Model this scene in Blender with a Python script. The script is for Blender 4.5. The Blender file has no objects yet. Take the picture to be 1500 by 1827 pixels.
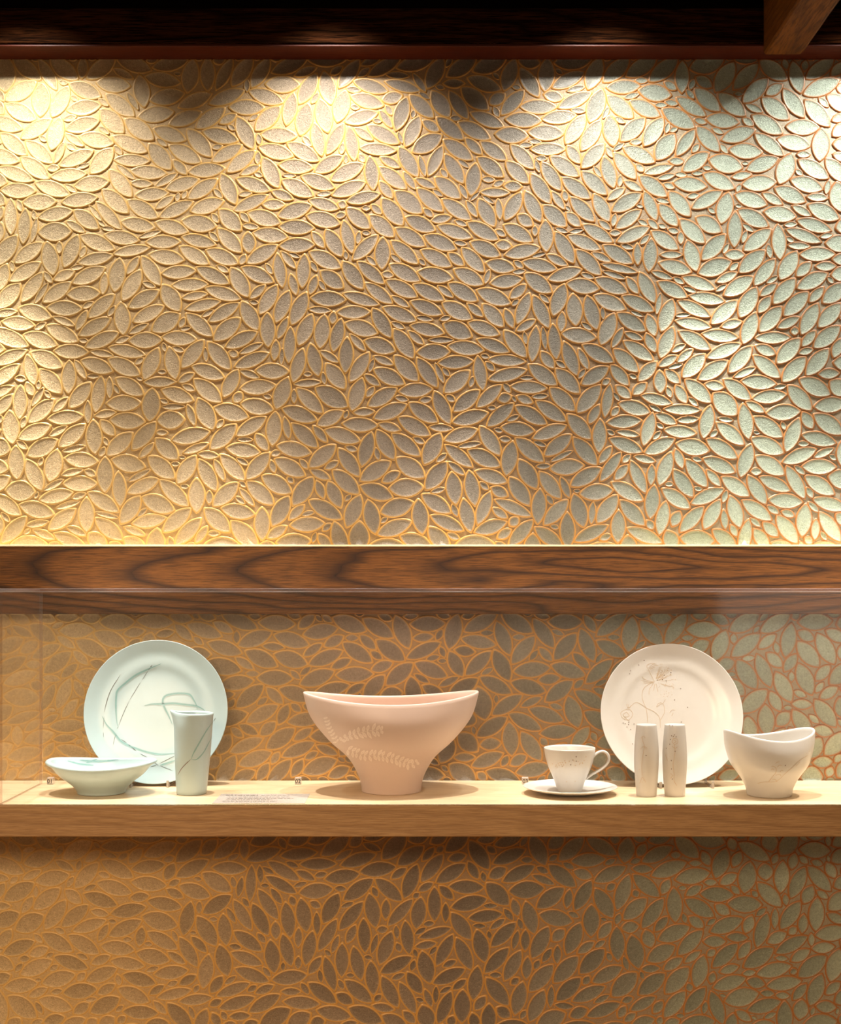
import bpy, bmesh, math, random
from mathutils import Vector, Matrix
from mathutils.bvhtree import BVHTree

random.seed(11)
C = bpy.context.scene.collection
SC = bpy.context.scene
R = math.radians

# ------------------------------------------------------------------ camera, world, lights
EYE = 1.5          # camera height
DW = 2.57          # distance from the camera to the tiled wall (y = 0)
F = 2336.0         # focal length in pixels of the 1500 px wide frame
cam_d = bpy.data.cameras.new('camera')
cam = bpy.data.objects.new('camera', cam_d)
C.objects.link(cam)
cam.location = (0, -DW, EYE)
cam.rotation_euler = (R(90), 0, 0)
cam_d.sensor_fit = 'HORIZONTAL'
cam_d.sensor_width = 36
cam_d.lens = 36 * F / 1500
cam_d.shift_y = 138.5 / 1500
cam_d.clip_end = 60
SC.camera = cam

world = bpy.data.worlds.new('gallery_dim')
SC.world = world
world.use_nodes = True
wb = world.node_tree.nodes['Background']
wb.inputs[0].default_value = (1.0, 0.66, 0.36, 1)
wb.inputs[1].default_value = 0.17

def spot(name, loc, target, power, size, blend, col=(1, 0.80, 0.55), radius=0.012):
    l = bpy.data.lights.new(name, 'SPOT')
    l.energy = power
    l.spot_size = R(size)
    l.spot_blend = blend
    l.color = col
    l.shadow_soft_size = radius
    o = bpy.data.objects.new(name, l)
    C.objects.link(o)
    o.location = loc
    d = Vector(target) - Vector(loc)
    o.rotation_euler = d.to_track_quat('-Z', 'Y').to_euler()
    return o

LZ = 2.655
WARM = (1.0, 0.95, 0.85)
# track heads washing the upper wall
for lx, tx, pw in ((-1.30, -1.30, 22), (-0.76, -0.72, 22), (-0.17, -0.17, 31), (0.33, 0.38, 29), (0.95, 0.80, 29), (1.45, 1.40, 24)):
    spot('wall_spot', (lx, -0.235, LZ - 0.01), (tx, -0.02, 1.95), pw, 104, 1.0, (1, 0.97, 0.91))
# track heads aimed down at the shelf
for lx, tx, pw, sz in ((-1.40, -1.40, 115, 44), (-0.86, -0.82, 112, 42), (-0.38, -0.40, 125, 30), (0.11, 0.05, 122, 28), (0.56, 0.60, 125, 42), (1.15, 1.10, 135, 52)):
    spot('shelf_spot', (lx, -0.205, LZ), (tx, -0.16, 1.13), pw, sz, 0.7, WARM)

def area(name, loc, target, power, sx, sy, col, spread=180):
    l = bpy.data.lights.new(name, 'AREA')
    l.shape = 'RECTANGLE'
    l.size = sx
    l.size_y = sy
    l.spread = R(spread)
    l.energy = power
    l.color = col
    o = bpy.data.objects.new(name, l)
    C.objects.link(o)
    o.location = loc
    d = Vector(target) - Vector(loc)
    o.rotation_euler = d.to_track_quat('-Z', 'Z').to_euler()
    return o
# unseen area lights added: reflection and fill from the right, warm fill from ahead
area('reflection_fill_area', (2.15, -4.6, 1.25), (2.15, 0, 1.25), 3.5, 1.3, 1.1, (1.0, 0.84, 0.72))
area('warm_fill_area', (-1.1, -5.0, 2.75), (-0.40, 0, 0.22), 13, 2.6, 0.8, (1.0, 0.71, 0.43), 42)

SC.view_settings.view_transform = 'Standard'
SC.view_settings.look = 'None'
SC.view_settings.exposure = 0.0
SC.view_settings.gamma = 1.0
SC.view_settings.use_curve_mapping = False

# ------------------------------------------------------------------ helpers
def tag(o, label=None, cat=None, group=None, kind=None):
    if label: o['label'] = label
    if cat: o['category'] = cat
    if group: o['group'] = group
    if kind: o['kind'] = kind
    return o

def mesh_obj(name, verts, faces, mats, parent=None, loc=(0, 0, 0), smooth=True, fmat=None):
    me = bpy.data.meshes.new(name)
    me.from_pydata([tuple(v) for v in verts], [], faces)
    if not isinstance(mats, (list, tuple)): mats = [mats]
    for m in mats: me.materials.append(m)
    if smooth: me.polygons.foreach_set('use_smooth', [True] * len(me.polygons))
    if fmat: me.polygons.foreach_set('material_index', fmat)
    me.update()
    o = bpy.data.objects.new(name, me)
    C.objects.link(o)
    o.location = loc
    if parent: o.parent = parent
    return o

def bm_obj(name, bm, mat, parent=None, loc=(0, 0, 0), smooth=False):
    me = bpy.data.meshes.new(name)
    bm.normal_update()
    bm.to_mesh(me)
    bm.free()
    me.materials.append(mat)
    if smooth: me.polygons.foreach_set('use_smooth', [True] * len(me.polygons))
    o = bpy.data.objects.new(name, me)
    C.objects.link(o)
    o.location = loc
    if parent: o.parent = parent
    return o

def box_bm(x0, x1, y0, y1, z0, z1, bev=0.0, seg=2):
    bm = bmesh.new()
    bmesh.ops.create_cube(bm, size=1)
    for v in bm.verts:
        v.co = Vector(((x0 + x1) / 2 + v.co.x * (x1 - x0), (y0 + y1) / 2 + v.co.y * (y1 - y0), (z0 + z1) / 2 + v.co.z * (z1 - z0)))
    if bev > 0:
        bmesh.ops.bevel(bm, geom=list(bm.edges), offset=bev, segments=seg, affect='EDGES', profile=0.5)
    return bm

def empty(name, loc):
    o = bpy.data.objects.new(name, None)
    o.empty_display_size = 0.05
    C.objects.link(o)
    o.location = loc
    return o

class NT:
    """a small wrapper for building node trees"""
    def __init__(s, name):
        s.m = bpy.data.materials.new(name)
        s.m.use_nodes = True
        s.t = s.m.node_tree
        s.b = s.t.nodes['Principled BSDF']
        s.out = s.t.nodes['Material Output']
    def n(s, typ, **kw):
        nd = s.t.nodes.new(typ)
        for k, v in kw.items(): setattr(nd, k, v)
        return nd
    def l(s, a, b): s.t.links.new(a, b)
    def val(s, sock, v):
        if hasattr(v, 'is_linked') or hasattr(v, 'links'): s.l(v, sock)
        else: sock.default_value = v
    def math(s, op, a, b=0.0, c=None):
        nd = s.n('ShaderNodeMath', operation=op)
        s.val(nd.inputs[0], a); s.val(nd.inputs[1], b)
        if c is not None: s.val(nd.inputs[2], c)
        return nd.outputs[0]
    def mix(s, f, a, b, blend='MIX'):
        nd = s.n('ShaderNodeMix', data_type='RGBA', blend_type=blend)
        s.val(nd.inputs[0], f); s.val(nd.inputs[6], a); s.val(nd.inputs[7], b)
        return nd.outputs[2]
    def ramp(s, f, stops, interp='LINEAR'):
        nd = s.n('ShaderNodeValToRGB')
        cr = nd.color_ramp
        cr.interpolation = interp
        while len(cr.elements) < len(stops): cr.elements.new(0.5)
        for e, (p, c) in zip(cr.elements, stops):
            e.position = p
            e.color = (*c, 1) if len(c) == 3 else c
        s.val(nd.inputs[0], f)
        return nd.outputs[0]
    def noise(s, vec, scale, detail=3, rough=0.5, dist=0.0):
        nd = s.n('ShaderNodeTexNoise')
        if vec is not None: s.l(vec, nd.inputs['Vector'])
        nd.inputs['Scale'].default_value = scale
        nd.inputs['Detail'].default_value = detail
        nd.inputs['Roughness'].default_value = rough
        nd.inputs['Distortion'].default_value = dist
        return nd.outputs[0]
    def pos(s):
        return s.n('ShaderNodeNewGeometry').outputs['Position']
    def mapping(s, vec, scale=(1, 1, 1), loc=(0, 0, 0), rot=(0, 0, 0)):
        nd = s.n('ShaderNodeMapping')
        s.l(vec, nd.inputs[0])
        nd.inputs['Location'].default_value = loc
        nd.inputs['Rotation'].default_value = rot
        nd.inputs['Scale'].default_value = scale
        return nd.outputs[0]
    def bump(s, h, strength, dist):
        nd = s.n('ShaderNodeBump')
        nd.inputs['Strength'].default_value = strength
        nd.inputs['Distance'].default_value = dist
        s.l(h, nd.inputs['Height'])
        s.l(nd.outputs[0], s.b.inputs['Normal'])
    def set(s, **kw):
        for k, v in kw.items():
            s.val(s.b.inputs[k.replace('_', ' ')], v)

def rgb(h):
    def f(c):
        c /= 255
        return c / 12.92 if c <= 0.04045 else ((c + 0.055) / 1.055) ** 2.4
    return tuple(f(int(h[i:i + 2], 16)) for i in (0, 2, 4))

def c4(h): return (*rgb(h), 1)

# ------------------------------------------------------------------ materials
def leaf_tile_material():
    """glazed leaf tile: fibrous silvery face, honey coloured rim; both glazes change along the wall, the face also holds painted shade mid-wall"""
    t = NT('leaf_tile_glaze')
    p = t.pos()
    sx = t.n('ShaderNodeSeparateXYZ'); t.l(p, sx.inputs[0])
    wob = t.noise(p, 2.2, 2)
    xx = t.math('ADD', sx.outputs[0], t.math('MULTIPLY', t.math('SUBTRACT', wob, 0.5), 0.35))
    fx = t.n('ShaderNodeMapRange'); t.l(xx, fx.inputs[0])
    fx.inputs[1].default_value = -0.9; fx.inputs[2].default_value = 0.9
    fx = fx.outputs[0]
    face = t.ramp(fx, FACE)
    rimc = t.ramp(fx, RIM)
    rnd = t.n('ShaderNodeAttribute', attribute_name='rnd').outputs['Fac']
    rim = t.n('ShaderNodeAttribute', attribute_name='rim').outputs['Fac']
    fib = t.ramp(t.noise(p, 260, 4, 0.68, 1.3), ((0.30, (0, 0, 0)), (0.70, (1, 1, 1))))
    fib2 = t.noise(p, 120, 3, 0.6, 1.0)
    v = t.math('ADD', 0.80, t.math('MULTIPLY', rnd, 0.28))
    v = t.math('MULTIPLY', v, t.math('ADD', 0.74, t.math('MULTIPLY', fib, 0.48)))
    v = t.math('MULTIPLY', v, t.math('ADD', 0.86, t.math('MULTIPLY', fib2, 0.28)))
    hv = t.n('ShaderNodeVectorMath', operation='SCALE'); t.l(face, hv.inputs[0]); t.l(v, hv.inputs['Scale'])
    rf = t.ramp(rim, ((0.0, (0, 0, 0)), (0.22, (0.14,) * 3), (0.60, (0.72,) * 3), (1.0, (1, 1, 1))))
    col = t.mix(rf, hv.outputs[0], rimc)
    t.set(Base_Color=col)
    t.l(t.math('MULTIPLY', t.math('SUBTRACT', 1.0, rf), FACE_METAL), t.b.inputs['Metallic'])
    rr = t.math('ADD', t.math('MULTIPLY', t.math('SUBTRACT', 1.0, rf), 0.14), 0.38)
    t.l(rr, t.b.inputs['Roughness'])
    h = t.math('MULTIPLY', fib, t.math('SUBTRACT', 1.0, rf))
    t.bump(h, 0.4, 0.0020)
    t.b.inputs['Coat Weight'].default_value = 0.12
    t.b.inputs['Coat Roughness'].default_value = 0.25
    return t.m

FACE = ((0.0, rgb('D2BA90')), (0.16, rgb('C4AB84')), (0.36, rgb('9C8A74')), (0.52, rgb('877A6C')), (0.66, rgb('8A867A')), (0.80, rgb('9CA595')), (1.0, rgb('B4C0AE')))  # own glaze tones; centre stops darkened too, standing in for shade between spots
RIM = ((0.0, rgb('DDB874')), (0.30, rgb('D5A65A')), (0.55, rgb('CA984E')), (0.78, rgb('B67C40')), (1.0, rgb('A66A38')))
FACE_METAL = 0.42
M = {}
M['tile'] = leaf_tile_material()

def wood(name, dark, mid, light, ring=90, seed=0.0, rough=0.45, fibre=0.35, contrast=0.5, axis='x', bump=0.4, zc=0.0, spec=0.5):
    t = NT(name)
    p = t.pos()
    if axis == 'x': q = t.mapping(p, (1, 1, 1), (seed, seed * .37, zc))
    else: q = t.mapping(p, (1, 1, 1), (seed, seed * .37, zc), (0, 0, R(90)))
    lowm = t.mapping(q, (0.6, 3.0, 4.0))
    warp = t.noise(lowm, 2.2, 3, 0.5)
    warp2 = t.noise(t.mapping(q, (2.5, 9, 22)), 2.0, 2, 0.5)
    s = t.n('ShaderNodeSeparateXYZ'); t.l(q, s.inputs[0])
    # growth rings cut almost parallel to the trunk: cathedral figure
    dz = t.math('ADD', s.outputs[2], t.math('MULTIPLY', t.math('SUBTRACT', warp, 0.5), 0.15))
    dx = t.math('MULTIPLY', t.math('ADD', s.outputs[0], t.math('MULTIPLY', warp2, 0.10)), 0.085)
    r = t.math('SQRT', t.math('ADD', t.math('MULTIPLY', dz, dz), t.math('MULTIPLY', dx, dx)))
    r = t.math('ADD', r, t.math('MULTIPLY', warp2, 0.005))
    w = t.math('FRACT', t.math('MULTIPLY', r, ring))
    line = t.ramp(w, ((0.0, (1, 1, 1)), (0.12, (0.55,) * 3), (0.40, (0.08,) * 3), (0.80, (0.15,) * 3), (1.0, (0.9,) * 3)))
    fine = t.noise(t.mapping(q, (22, 160, 520)), 1.0, 4, 0.65)
    strk = t.noise(t.mapping(q, (2.2, 30, 70)), 1.0, 3, 0.6)
    base = t.mix(strk, c4(mid), c4(light))
    line = t.math('MULTIPLY', line, t.math('ADD', 0.45, fine))
    base = t.mix(t.math('MULTIPLY', line, contrast), base, c4(dark))
    ff = t.ramp(fine, ((0.38, (0, 0, 0)), (0.58, (1, 1, 1))))
    base = t.mix(t.math('MULTIPLY', t.math('SUBTRACT', 1.0, ff), fibre), base, c4(dark))
    t.set(Base_Color=base, Roughness=rough)
    t.b.inputs['Specular IOR Level'].default_value = spec
    t.bump(t.math('SUBTRACT', fine, t.math('MULTIPLY', line, 0.4)), bump, 0.0012)
    return t.m

M['beam_wood'] = wood('reddish_oak', '150802', '5A330E', '7C4A18', ring=60, seed=-0.45, rough=0.6, contrast=0.9, fibre=0.6, zc=-1.535, spec=0.22)
M['header_wood'] = wood('rough_sawn_dark_oak', '020100', '2A1409', '4A2812', ring=50, seed=2.1, rough=0.9, contrast=0.8, fibre=0.9, bump=0.8, zc=-2.2, spec=0.03)
M['red_trim'] = wood('red_stained_board', '1C0603', '4A1A0B', '5A2410', ring=30, seed=4.1, contrast=0.3, fibre=0.3, zc=-2.5, spec=0.2)
M['joist_wood'] = wood('brown_sawn_joist', '1C0D03', '6A3D10', '7C4A16', ring=45, seed=1.3, rough=0.65, contrast=0.35, fibre=0.6, axis='y', bump=0.8, spec=0.1)
M['dark_board'] = wood('near_black_board', '050302', '0C0603', '120904', ring=40, seed=7.0, rough=0.9, spec=0.0)
M['shelf_edge'] = wood('oak_edge_board', '7A5532', 'B48C5E', 'C49C6C', ring=60, seed=5.1, rough=0.5, contrast=0.4, fibre=0.5, zc=-0.6, bump=0.3)
M['shelf_wood'] = wood('pale_oak', 'B8946A', 'DFC7A2', 'E8D3B2', ring=75, seed=3.3, rough=0.36, contrast=0.35, fibre=0.30, zc=-0.5, bump=0.15)

def glaze(name, col, rough=0.32, coat=0.3, var=0.03, sub=0.0):
    t = NT(name)
    p = t.pos()
    n = t.noise(p, 60, 4, 0.6)
    b = rgb(col)
    t.set(Base_Color=t.mix(n, (*[min(1, c * (1 + var)) for c in b], 1), (*[c * (1 - var) for c in b], 1)))
    t.b.inputs['Roughness'].default_value = rough
    t.b.inputs['Coat Weight'].default_value = coat
    t.b.inputs['Coat Roughness'].default_value = 0.2
    t.bump(t.noise(p, 900, 2), 0.05, 0.0006)
    return t.m

def brush(name, col, alpha, under):
    """paint that thins out towards its edge over the glaze colour below it"""
    t = NT(name)
    n = t.noise(t.pos(), 500, 3, 0.6)
    a = t.ramp(n, ((0.25, (alpha * 0.75,) * 3), (0.7, (alpha,) * 3)))
    e = t.n('ShaderNodeAttribute', attribute_name='edge').outputs['Fac']
    t.set(Base_Color=t.mix(t.math('MULTIPLY', a, e), c4(under), c4(col)), Roughness=0.35)
    return t.m
CEL, WHT, PNK = 'B4CBD0', 'D0CECA', 'D8C1B5'
M['celadon'] = glaze('pale_celadon_glaze', CEL, 0.34)
M['pink'] = glaze('matte_pink_glaze', PNK, 0.5, 0.08)
M['white'] = glaze('warm_white_glaze', WHT, 0.30)
M['teal_wash'] = brush('teal_brush_wash', '6C9F9C', 0.85, CEL)
M['ink'] = brush('dark_ink_line', '3A3630', 0.95, CEL)
M['rust'] = brush('rust_red_line', '6A3420', 0.95, CEL)
M['gold'] = brush('gold_lustre_line', 'BD9656', 0.62, WHT)
M['gold_dot'] = brush('dark_gold_dot', '5E4024', 0.95, WHT)
M['fern'] = brush('pale_pink_slip', 'FFF3E8', 0.75, PNK)

def acrylic(name, tint=(0.985, 0.975, 0.965), refl=1.0, haze=0.0):
    t = NT(name)
    t.t.nodes.remove(t.b)
    tr = t.n('ShaderNodeBsdfTransparent'); tr.inputs[0].default_value = (*tint, 1)
    gl = t.n('ShaderNodeBsdfGlossy'); gl.inputs['Roughness'].default_value = 0.06
    gl.inputs[0].default_value = (1, 1, 1, 1)
    fr = t.n('ShaderNodeFresnel'); fr.inputs[0].default_value = 1.49
    mx = t.n('ShaderNodeMixShader')
    t.l(t.math('MULTIPLY', fr.outputs[0], refl), mx.inputs[0])
    t.l(tr.outputs[0], mx.inputs[1]); t.l(gl.outputs[0], mx.inputs[2])
    last = mx
    if haze > 0:
        df = t.n('ShaderNodeBsdfDiffuse'); df.inputs[0].default_value = (0.9, 0.85, 0.8, 1)
        m2 = t.n('ShaderNodeMixShader'); m2.inputs[0].default_value = haze
        t.l(mx.outputs[0], m2.inputs[1]); t.l(df.outputs[0], m2.inputs[2])
        last = m2
    t.l(last.outputs[0], t.out.inputs[0])
    return t.m
M['acrylic'] = acrylic('clear_acrylic_sheet', haze=0.012)
M['acrylic_side'] = acrylic('clear_acrylic_side_sheet', (0.985, 0.98, 0.975), 0.22, 0.006)
M['acrylic_edge'] = acrylic('polished_acrylic_edge', (0.80, 0.72, 0.68), 1.0, 0.045)
M['acrylic_block'] = acrylic('clear_acrylic_block', (0.95, 0.94, 0.92), 1.0, 0.30)
M['film'] = acrylic('frosted_label_film', (0.72, 0.72, 0.73), 0.3, 0.30)
def plain(name, col, rough=0.6):
    t = NT(name); t.set(Base_Color=c4(col), Roughness=rough)
    t.bump(t.noise(t.pos(), 200, 2), 0.05, 0.0005)
    return t.m
M['print_black'] = plain('black_print', '241D16')
M['print_grey'] = plain('grey_print', '5A524C')
M['mortar'] = plain('cream_mortar', 'F0DDAE')
M['concrete'] = plain('warm_floor', '9A6A3C')

# ------------------------------------------------------------------ the setting
S = DW / F            # metres per photograph pixel on the wall plane
def wx(px): return (px - 750) * S
def wz(py): return EYE + (1052 - py) * S
X0, X1 = wx(-205), wx(1705)

LEAVES = {
    'u': [
32,1206,23,79,61,1212,1928,74,73,61,621,1759,43,72,60,2586,1442,43,60,77,75,326,149,67,63,571,559,50,63,65,2378,1126,109,65,58,1693,352,40,65,65,
16,1340,144,69,53,400,433,46,62,67,2126,378,111,67,65,1161,1818,29,70,58,19,896,128,73,66,1458,722,39,65,67,363,575,132,63,65,229,247,38,65,63,
429,376,38,67,59,875,475,63,67,60,1061,672,27,66,58,741,1395,40,67,63,1457,578,58,66,57,2367,250,141,69,62,2906,1381,27,65,64,920,1663,131,66,59,
497,462,36,66,64,1081,1753,126,65,63,1889,1606,40,69,59,2014,884,60,68,57,1449,1315,47,65,63,2914,405,47,67,62,797,1559,136,67,62,361,244,143,65,63,
1556,1698,127,65,64,1183,1417,31,70,71,2420,423,30,70,64,631,1856,140,68,58,1239,615,154,69,59,928,1759,41,66,61,987,1728,30,64,63,1785,1481,139,66,54,
955,424,136,64,62,873,1909,47,73,69,1168,314,78,64,62,1105,1430,44,67,57,1464,1669,34,64,67,147,357,93,63,68,734,1478,65,65,67,1032,235,159,70,57,
1761,1060,22,68,59,412,719,42,65,60,741,1695,62,67,58,1542,1602,118,66,65,464,515,24,70,57,2929,312,158,72,63,470,1019,121,67,59,2111,1116,74,67,57,
2609,374,39,66,63,2167,1175,113,65,60,167,1284,25,65,62,96,245,40,67,58,750,422,145,66,57,1339,1681,148,67,62,39,1525,85,63,64,73,1752,4,56,76,
2585,276,122,66,67,2545,883,133,65,61,2232,1287,43,63,57,1098,317,120,66,58,2089,1702,150,66,58,1087,1554,43,66,57,18,264,90,68,79,1155,414,76,65,62,
1894,1482,30,68,55,660,550,28,67,59,966,617,63,64,60,1552,261,117,65,62,2065,1822,73,65,62,2812,948,121,62,63,1221,1555,18,69,57,347,866,22,69,57,
855,1008,60,64,61,222,1191,26,66,59,557,409,172,67,61,2757,251,35,62,64,74,401,26,64,60,2812,1253,133,64,62,2832,1319,133,64,62,2960,1880,54,68,55,
125,600,37,66,58,1006,1404,111,64,62,179,923,79,64,62,687,1264,128,66,58,808,347,159,70,54,2331,471,124,64,61,1082,543,29,68,56,443,1310,27,66,60,
1160,928,27,66,59,2765,388,39,64,65,2949,1203,141,64,61,1577,1455,65,68,57,2668,1080,119,65,63,702,1768,90,64,62,786,486,15,68,57,679,271,100,64,64,
1051,753,162,66,59,2826,1553,111,68,57,431,655,51,65,58,389,1888,39,65,58,2740,1524,35,66,62,864,256,125,66,60,2682,934,140,64,62,2574,1601,32,68,57,
2585,743,104,61,63,1153,785,14,65,59,2746,1661,32,64,62,418,982,99,64,61,509,747,30,65,58,147,1467,138,65,58,2490,1396,42,65,59,539,1299,114,65,59,
2198,251,137,66,62,2686,779,28,65,59,2024,1893,89,68,57,1440,1227,57,66,60,191,1662,103,62,66,1085,427,103,62,64,1726,1635,26,68,60,272,566,157,69,53,
151,1598,152,64,64,327,657,172,65,59,2701,857,142,65,59,1048,1604,12,65,58,1651,1043,31,64,57,1326,1844,78,65,61,405,302,6,63,61,1307,1603,106,67,57,
564,1798,23,65,66,1261,1824,113,65,61,1034,1668,29,65,59,1477,1522,29,68,59,2133,1262,29,67,56,1150,1628,140,65,59,1067,1102,115,67,58,977,1530,95,65,59,
2748,1140,131,63,62,2807,1889,54,65,59,1936,1338,36,65,59,1853,1753,54,65,60,2166,1816,126,65,60,2634,1022,148,65,60,711,511,49,68,62,199,478,105,63,61,
144,1214,18,65,61,1273,1408,108,65,59,141,722,178,62,60,455,1502,3,66,63,345,500,11,65,59,196,828,178,62,70,2694,324,136,65,60,1552,983,11,67,59,
2736,445,31,66,60,2329,665,37,64,57,1392,1469,157,67,57,984,542,15,67,57,1922,1807,94,66,56,2955,1514,34,66,64,506,325,81,62,61,2564,647,25,64,59,
317,984,155,67,57,994,484,3,67,57,605,480,20,63,56,942,779,17,64,59,1817,267,110,64,59,1993,1071,110,64,59,1059,876,178,66,56,1556,1797,32,64,59,
2252,1150,32,63,56,1620,603,58,65,54,1149,1184,98,64,59,1633,535,35,66,56,304,323,22,64,59,2673,1172,112,64,59,2120,263,112,65,64,2377,1223,112,63,56,
1155,730,16,59,46,633,1411,19,63,57,1524,513,150,64,65,1375,1587,60,64,59,1499,1844,83,66,62,681,1556,167,73,60,2087,1611,50,68,59,2937,757,24,64,62,
427,1585,138,64,61,215,363,118,65,61,123,1695,64,64,59,1259,983,54,64,59,1388,1345,26,64,59,31,1057,133,64,63,2852,1420,47,64,62,805,1764,137,64,60,
775,1856,43,64,64,2066,1523,47,64,60,1928,674,57,66,57,2469,826,44,64,59,597,346,168,65,62,2474,1306,134,61,60,830,1668,47,66,56,2487,1925,5,65,70,
1949,267,95,64,63,539,1445,95,63,68,2099,937,46,66,57,2255,1830,46,66,58,115,1026,126,68,53,1978,771,42,59,60,2707,655,176,64,60,1432,407,108,66,57,
2901,604,31,66,58,2288,240,149,67,62,2204,908,31,65,56,2035,1280,69,68,54,519,1215,178,62,61,254,897,113,66,58,2180,1020,23,66,56,1008,302,1,64,65,
336,1560,87,64,61,920,1382,175,66,58,188,674,19,68,54,782,1270,51,66,60,671,1897,134,68,55,1001,1824,119,64,62,1630,1110,29,63,60,815,675,65,63,58,
1965,1468,34,68,55,1367,481,29,68,55,2549,955,160,66,65,2915,1293,130,65,60,2622,1826,73,63,57,810,1176,140,65,63,1930,1113,65,67,53,1838,1228,51,65,57,
5,559,15,69,58,2146,742,61,59,55,65,681,2,65,57,103,903,145,65,56,1748,1573,55,66,57,465,1819,125,63,60,375,1694,91,67,61,880,384,1,66,58,
737,608,174,68,55,110,1320,76,59,48,1630,1363,139,63,62,2320,736,68,59,47,531,616,4,67,52,125,1117,16,63,60,1400,757,53,64,63,1727,299,20,66,57,
1235,1268,93,67,54,2887,1139,118,66,58,1444,974,28,65,57,2818,696,24,63,59,2477,1215,30,68,55,2237,1754,30,68,56,2308,1027,64,64,55,1810,1338,166,73,50,
104,1943,0,68,67,759,984,26,68,55,2277,1252,33,66,52,2022,1667,174,64,60,2660,1504,81,68,55,661,423,159,64,55,295,447,164,65,57,2521,1506,102,64,55,
1464,847,31,65,57,2235,723,149,65,57,610,1064,57,59,66,2064,1198,7,65,57,2326,1791,97,64,55,2232,1589,22,67,54,2678,713,18,63,59,2049,1106,85,61,61,
284,714,172,67,54,90,971,149,67,55,2175,1080,23,65,57,1055,595,6,64,55,1524,1330,56,67,54,615,1297,79,62,56,917,1452,11,63,61,2797,1040,131,63,60,
2212,382,41,64,62,258,1555,140,65,58,338,1167,151,67,54,1722,825,29,67,55,1672,989,27,62,58,2275,1084,25,66,53,298,1049,178,62,58,59,1651,88,63,60,
2522,357,42,63,60,514,1556,131,68,59,2583,1115,139,66,58,2923,1732,32,65,58,1646,240,148,65,61,1888,294,58,65,57,441,1440,179,64,61,37,1275,158,68,49,
739,736,162,65,57,666,1676,123,63,59,2257,463,137,63,61,130,461,148,67,55,231,1101,3,65,57,1171,1067,3,66,58,351,1408,99,69,52,1443,901,41,66,54,
955,1178,88,65,57,1245,1650,53,65,57,2588,585,14,65,70,1688,641,99,62,58,2079,1022,9,62,58,1416,1811,163,64,68,2924,247,146,64,56,1510,1473,34,65,58,
2052,463,124,65,59,1858,1902,133,66,53,2371,858,34,61,55,1990,1589,142,64,56,1962,1731,52,64,56,300,385,171,64,57,1684,1742,80,67,56,903,660,20,66,53,
2621,820,92,67,55,1448,1587,38,67,57,2962,1445,173,62,60,2867,1857,97,62,59,1664,1431,141,64,57,2229,592,51,64,57,286,1411,130,62,59,576,1668,40,64,65,
124,1542,158,65,59,896,1522,148,66,54,1919,1011,35,62,61,825,1472,16,67,65,696,359,158,66,54,1666,1839,77,64,56,18,443,17,67,56,435,849,9,65,52,
949,346,19,67,56,935,908,150,67,56,2132,834,30,65,51,2959,1126,134,62,59,2120,654,43,64,56,2839,1085,136,64,60,1691,467,28,67,56,1433,1031,28,66,55,
1245,264,126,66,54,1628,748,36,66,54,2055,672,36,66,55,1282,1311,123,66,54,2108,484,123,68,58,436,1137,86,62,59,2122,1341,147,61,57,1725,1173,21,63,54,
1218,380,105,62,62,2862,455,2,62,60,971,1325,2,62,60,1364,905,92,61,58,935,1869,90,62,59,849,1825,11,64,57,860,577,143,66,55,1089,1178,113,64,58,
1096,1871,177,64,57,2539,1836,119,63,56,2699,1821,34,66,55,723,675,146,66,54,2706,1365,5,66,55,1472,470,115,63,56,2300,388,27,63,57,919,981,25,66,55,
1289,1172,17,64,60,1134,650,20,66,55,1364,1418,148,64,57,2180,468,81,59,62,141,543,39,66,55,2605,1548,39,66,55,1058,812,3,66,56,72,1436,92,64,52,
819,859,45,63,58,2262,1456,16,62,55,362,1093,138,65,54,1534,714,42,65,55,1234,1720,42,66,61,346,1306,19,63,57,2737,1591,24,67,62,2633,482,163,66,57,
510,1734,156,64,51,2467,1853,133,65,54,2468,913,74,61,59,388,770,48,69,47,2127,1756,173,63,62,2830,510,12,63,59,364,1214,156,68,53,2877,659,16,63,58,
2659,540,5,63,59,929,260,121,65,55,2927,517,94,62,66,1824,483,4,62,62,821,786,44,57,63,1401,636,39,65,54,2424,728,50,61,59,2471,1596,11,64,63,
1572,372,56,59,62,1449,1741,178,64,69,2565,1661,23,65,56,513,1068,151,65,56,1426,1122,22,67,54,2279,553,25,65,57,1372,238,150,70,51,2734,1309,40,65,56,
1605,459,40,65,55,1529,1044,27,65,54,1901,738,63,65,55,2100,1424,130,68,61,2525,497,48,63,58,1736,760,61,60,57,56,622,20,70,51,539,967,58,65,55,
369,1791,32,68,56,2782,765,9,61,60,1845,616,44,59,55,1750,1881,162,64,53,1866,429,3,67,58,1817,1636,101,66,61,1983,1828,134,65,55,608,228,168,67,54,
2077,748,45,64,54,2521,230,166,66,72,2484,1689,53,65,56,792,917,23,65,56,1570,866,23,65,57,580,285,10,67,56,2013,595,34,65,56,1966,630,56,64,54,
1731,889,25,62,57,1632,1179,25,59,66,463,1380,31,60,59,651,658,163,64,53,742,1328,20,64,55,629,748,155,69,51,894,725,155,69,49,2108,1903,155,69,51,
1619,1742,83,62,60,1946,475,3,67,58,1597,671,40,62,57,2543,1322,148,66,58,1362,1153,58,65,56,203,1044,145,64,54,2411,1779,35,64,55,868,1607,8,64,55,
1746,231,158,67,64,1310,361,16,64,55,2640,1283,131,66,58,290,1642,6,62,58,1830,737,120,61,55,2657,1918,102,69,50,2115,558,134,62,56,2897,1003,154,64,57,
478,229,20,69,58,1191,868,60,59,57,1947,843,88,60,56,286,1726,0,63,59,2794,1472,176,64,61,2660,1644,108,66,57,2582,1253,158,69,51,957,1070,121,64,55,
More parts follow.
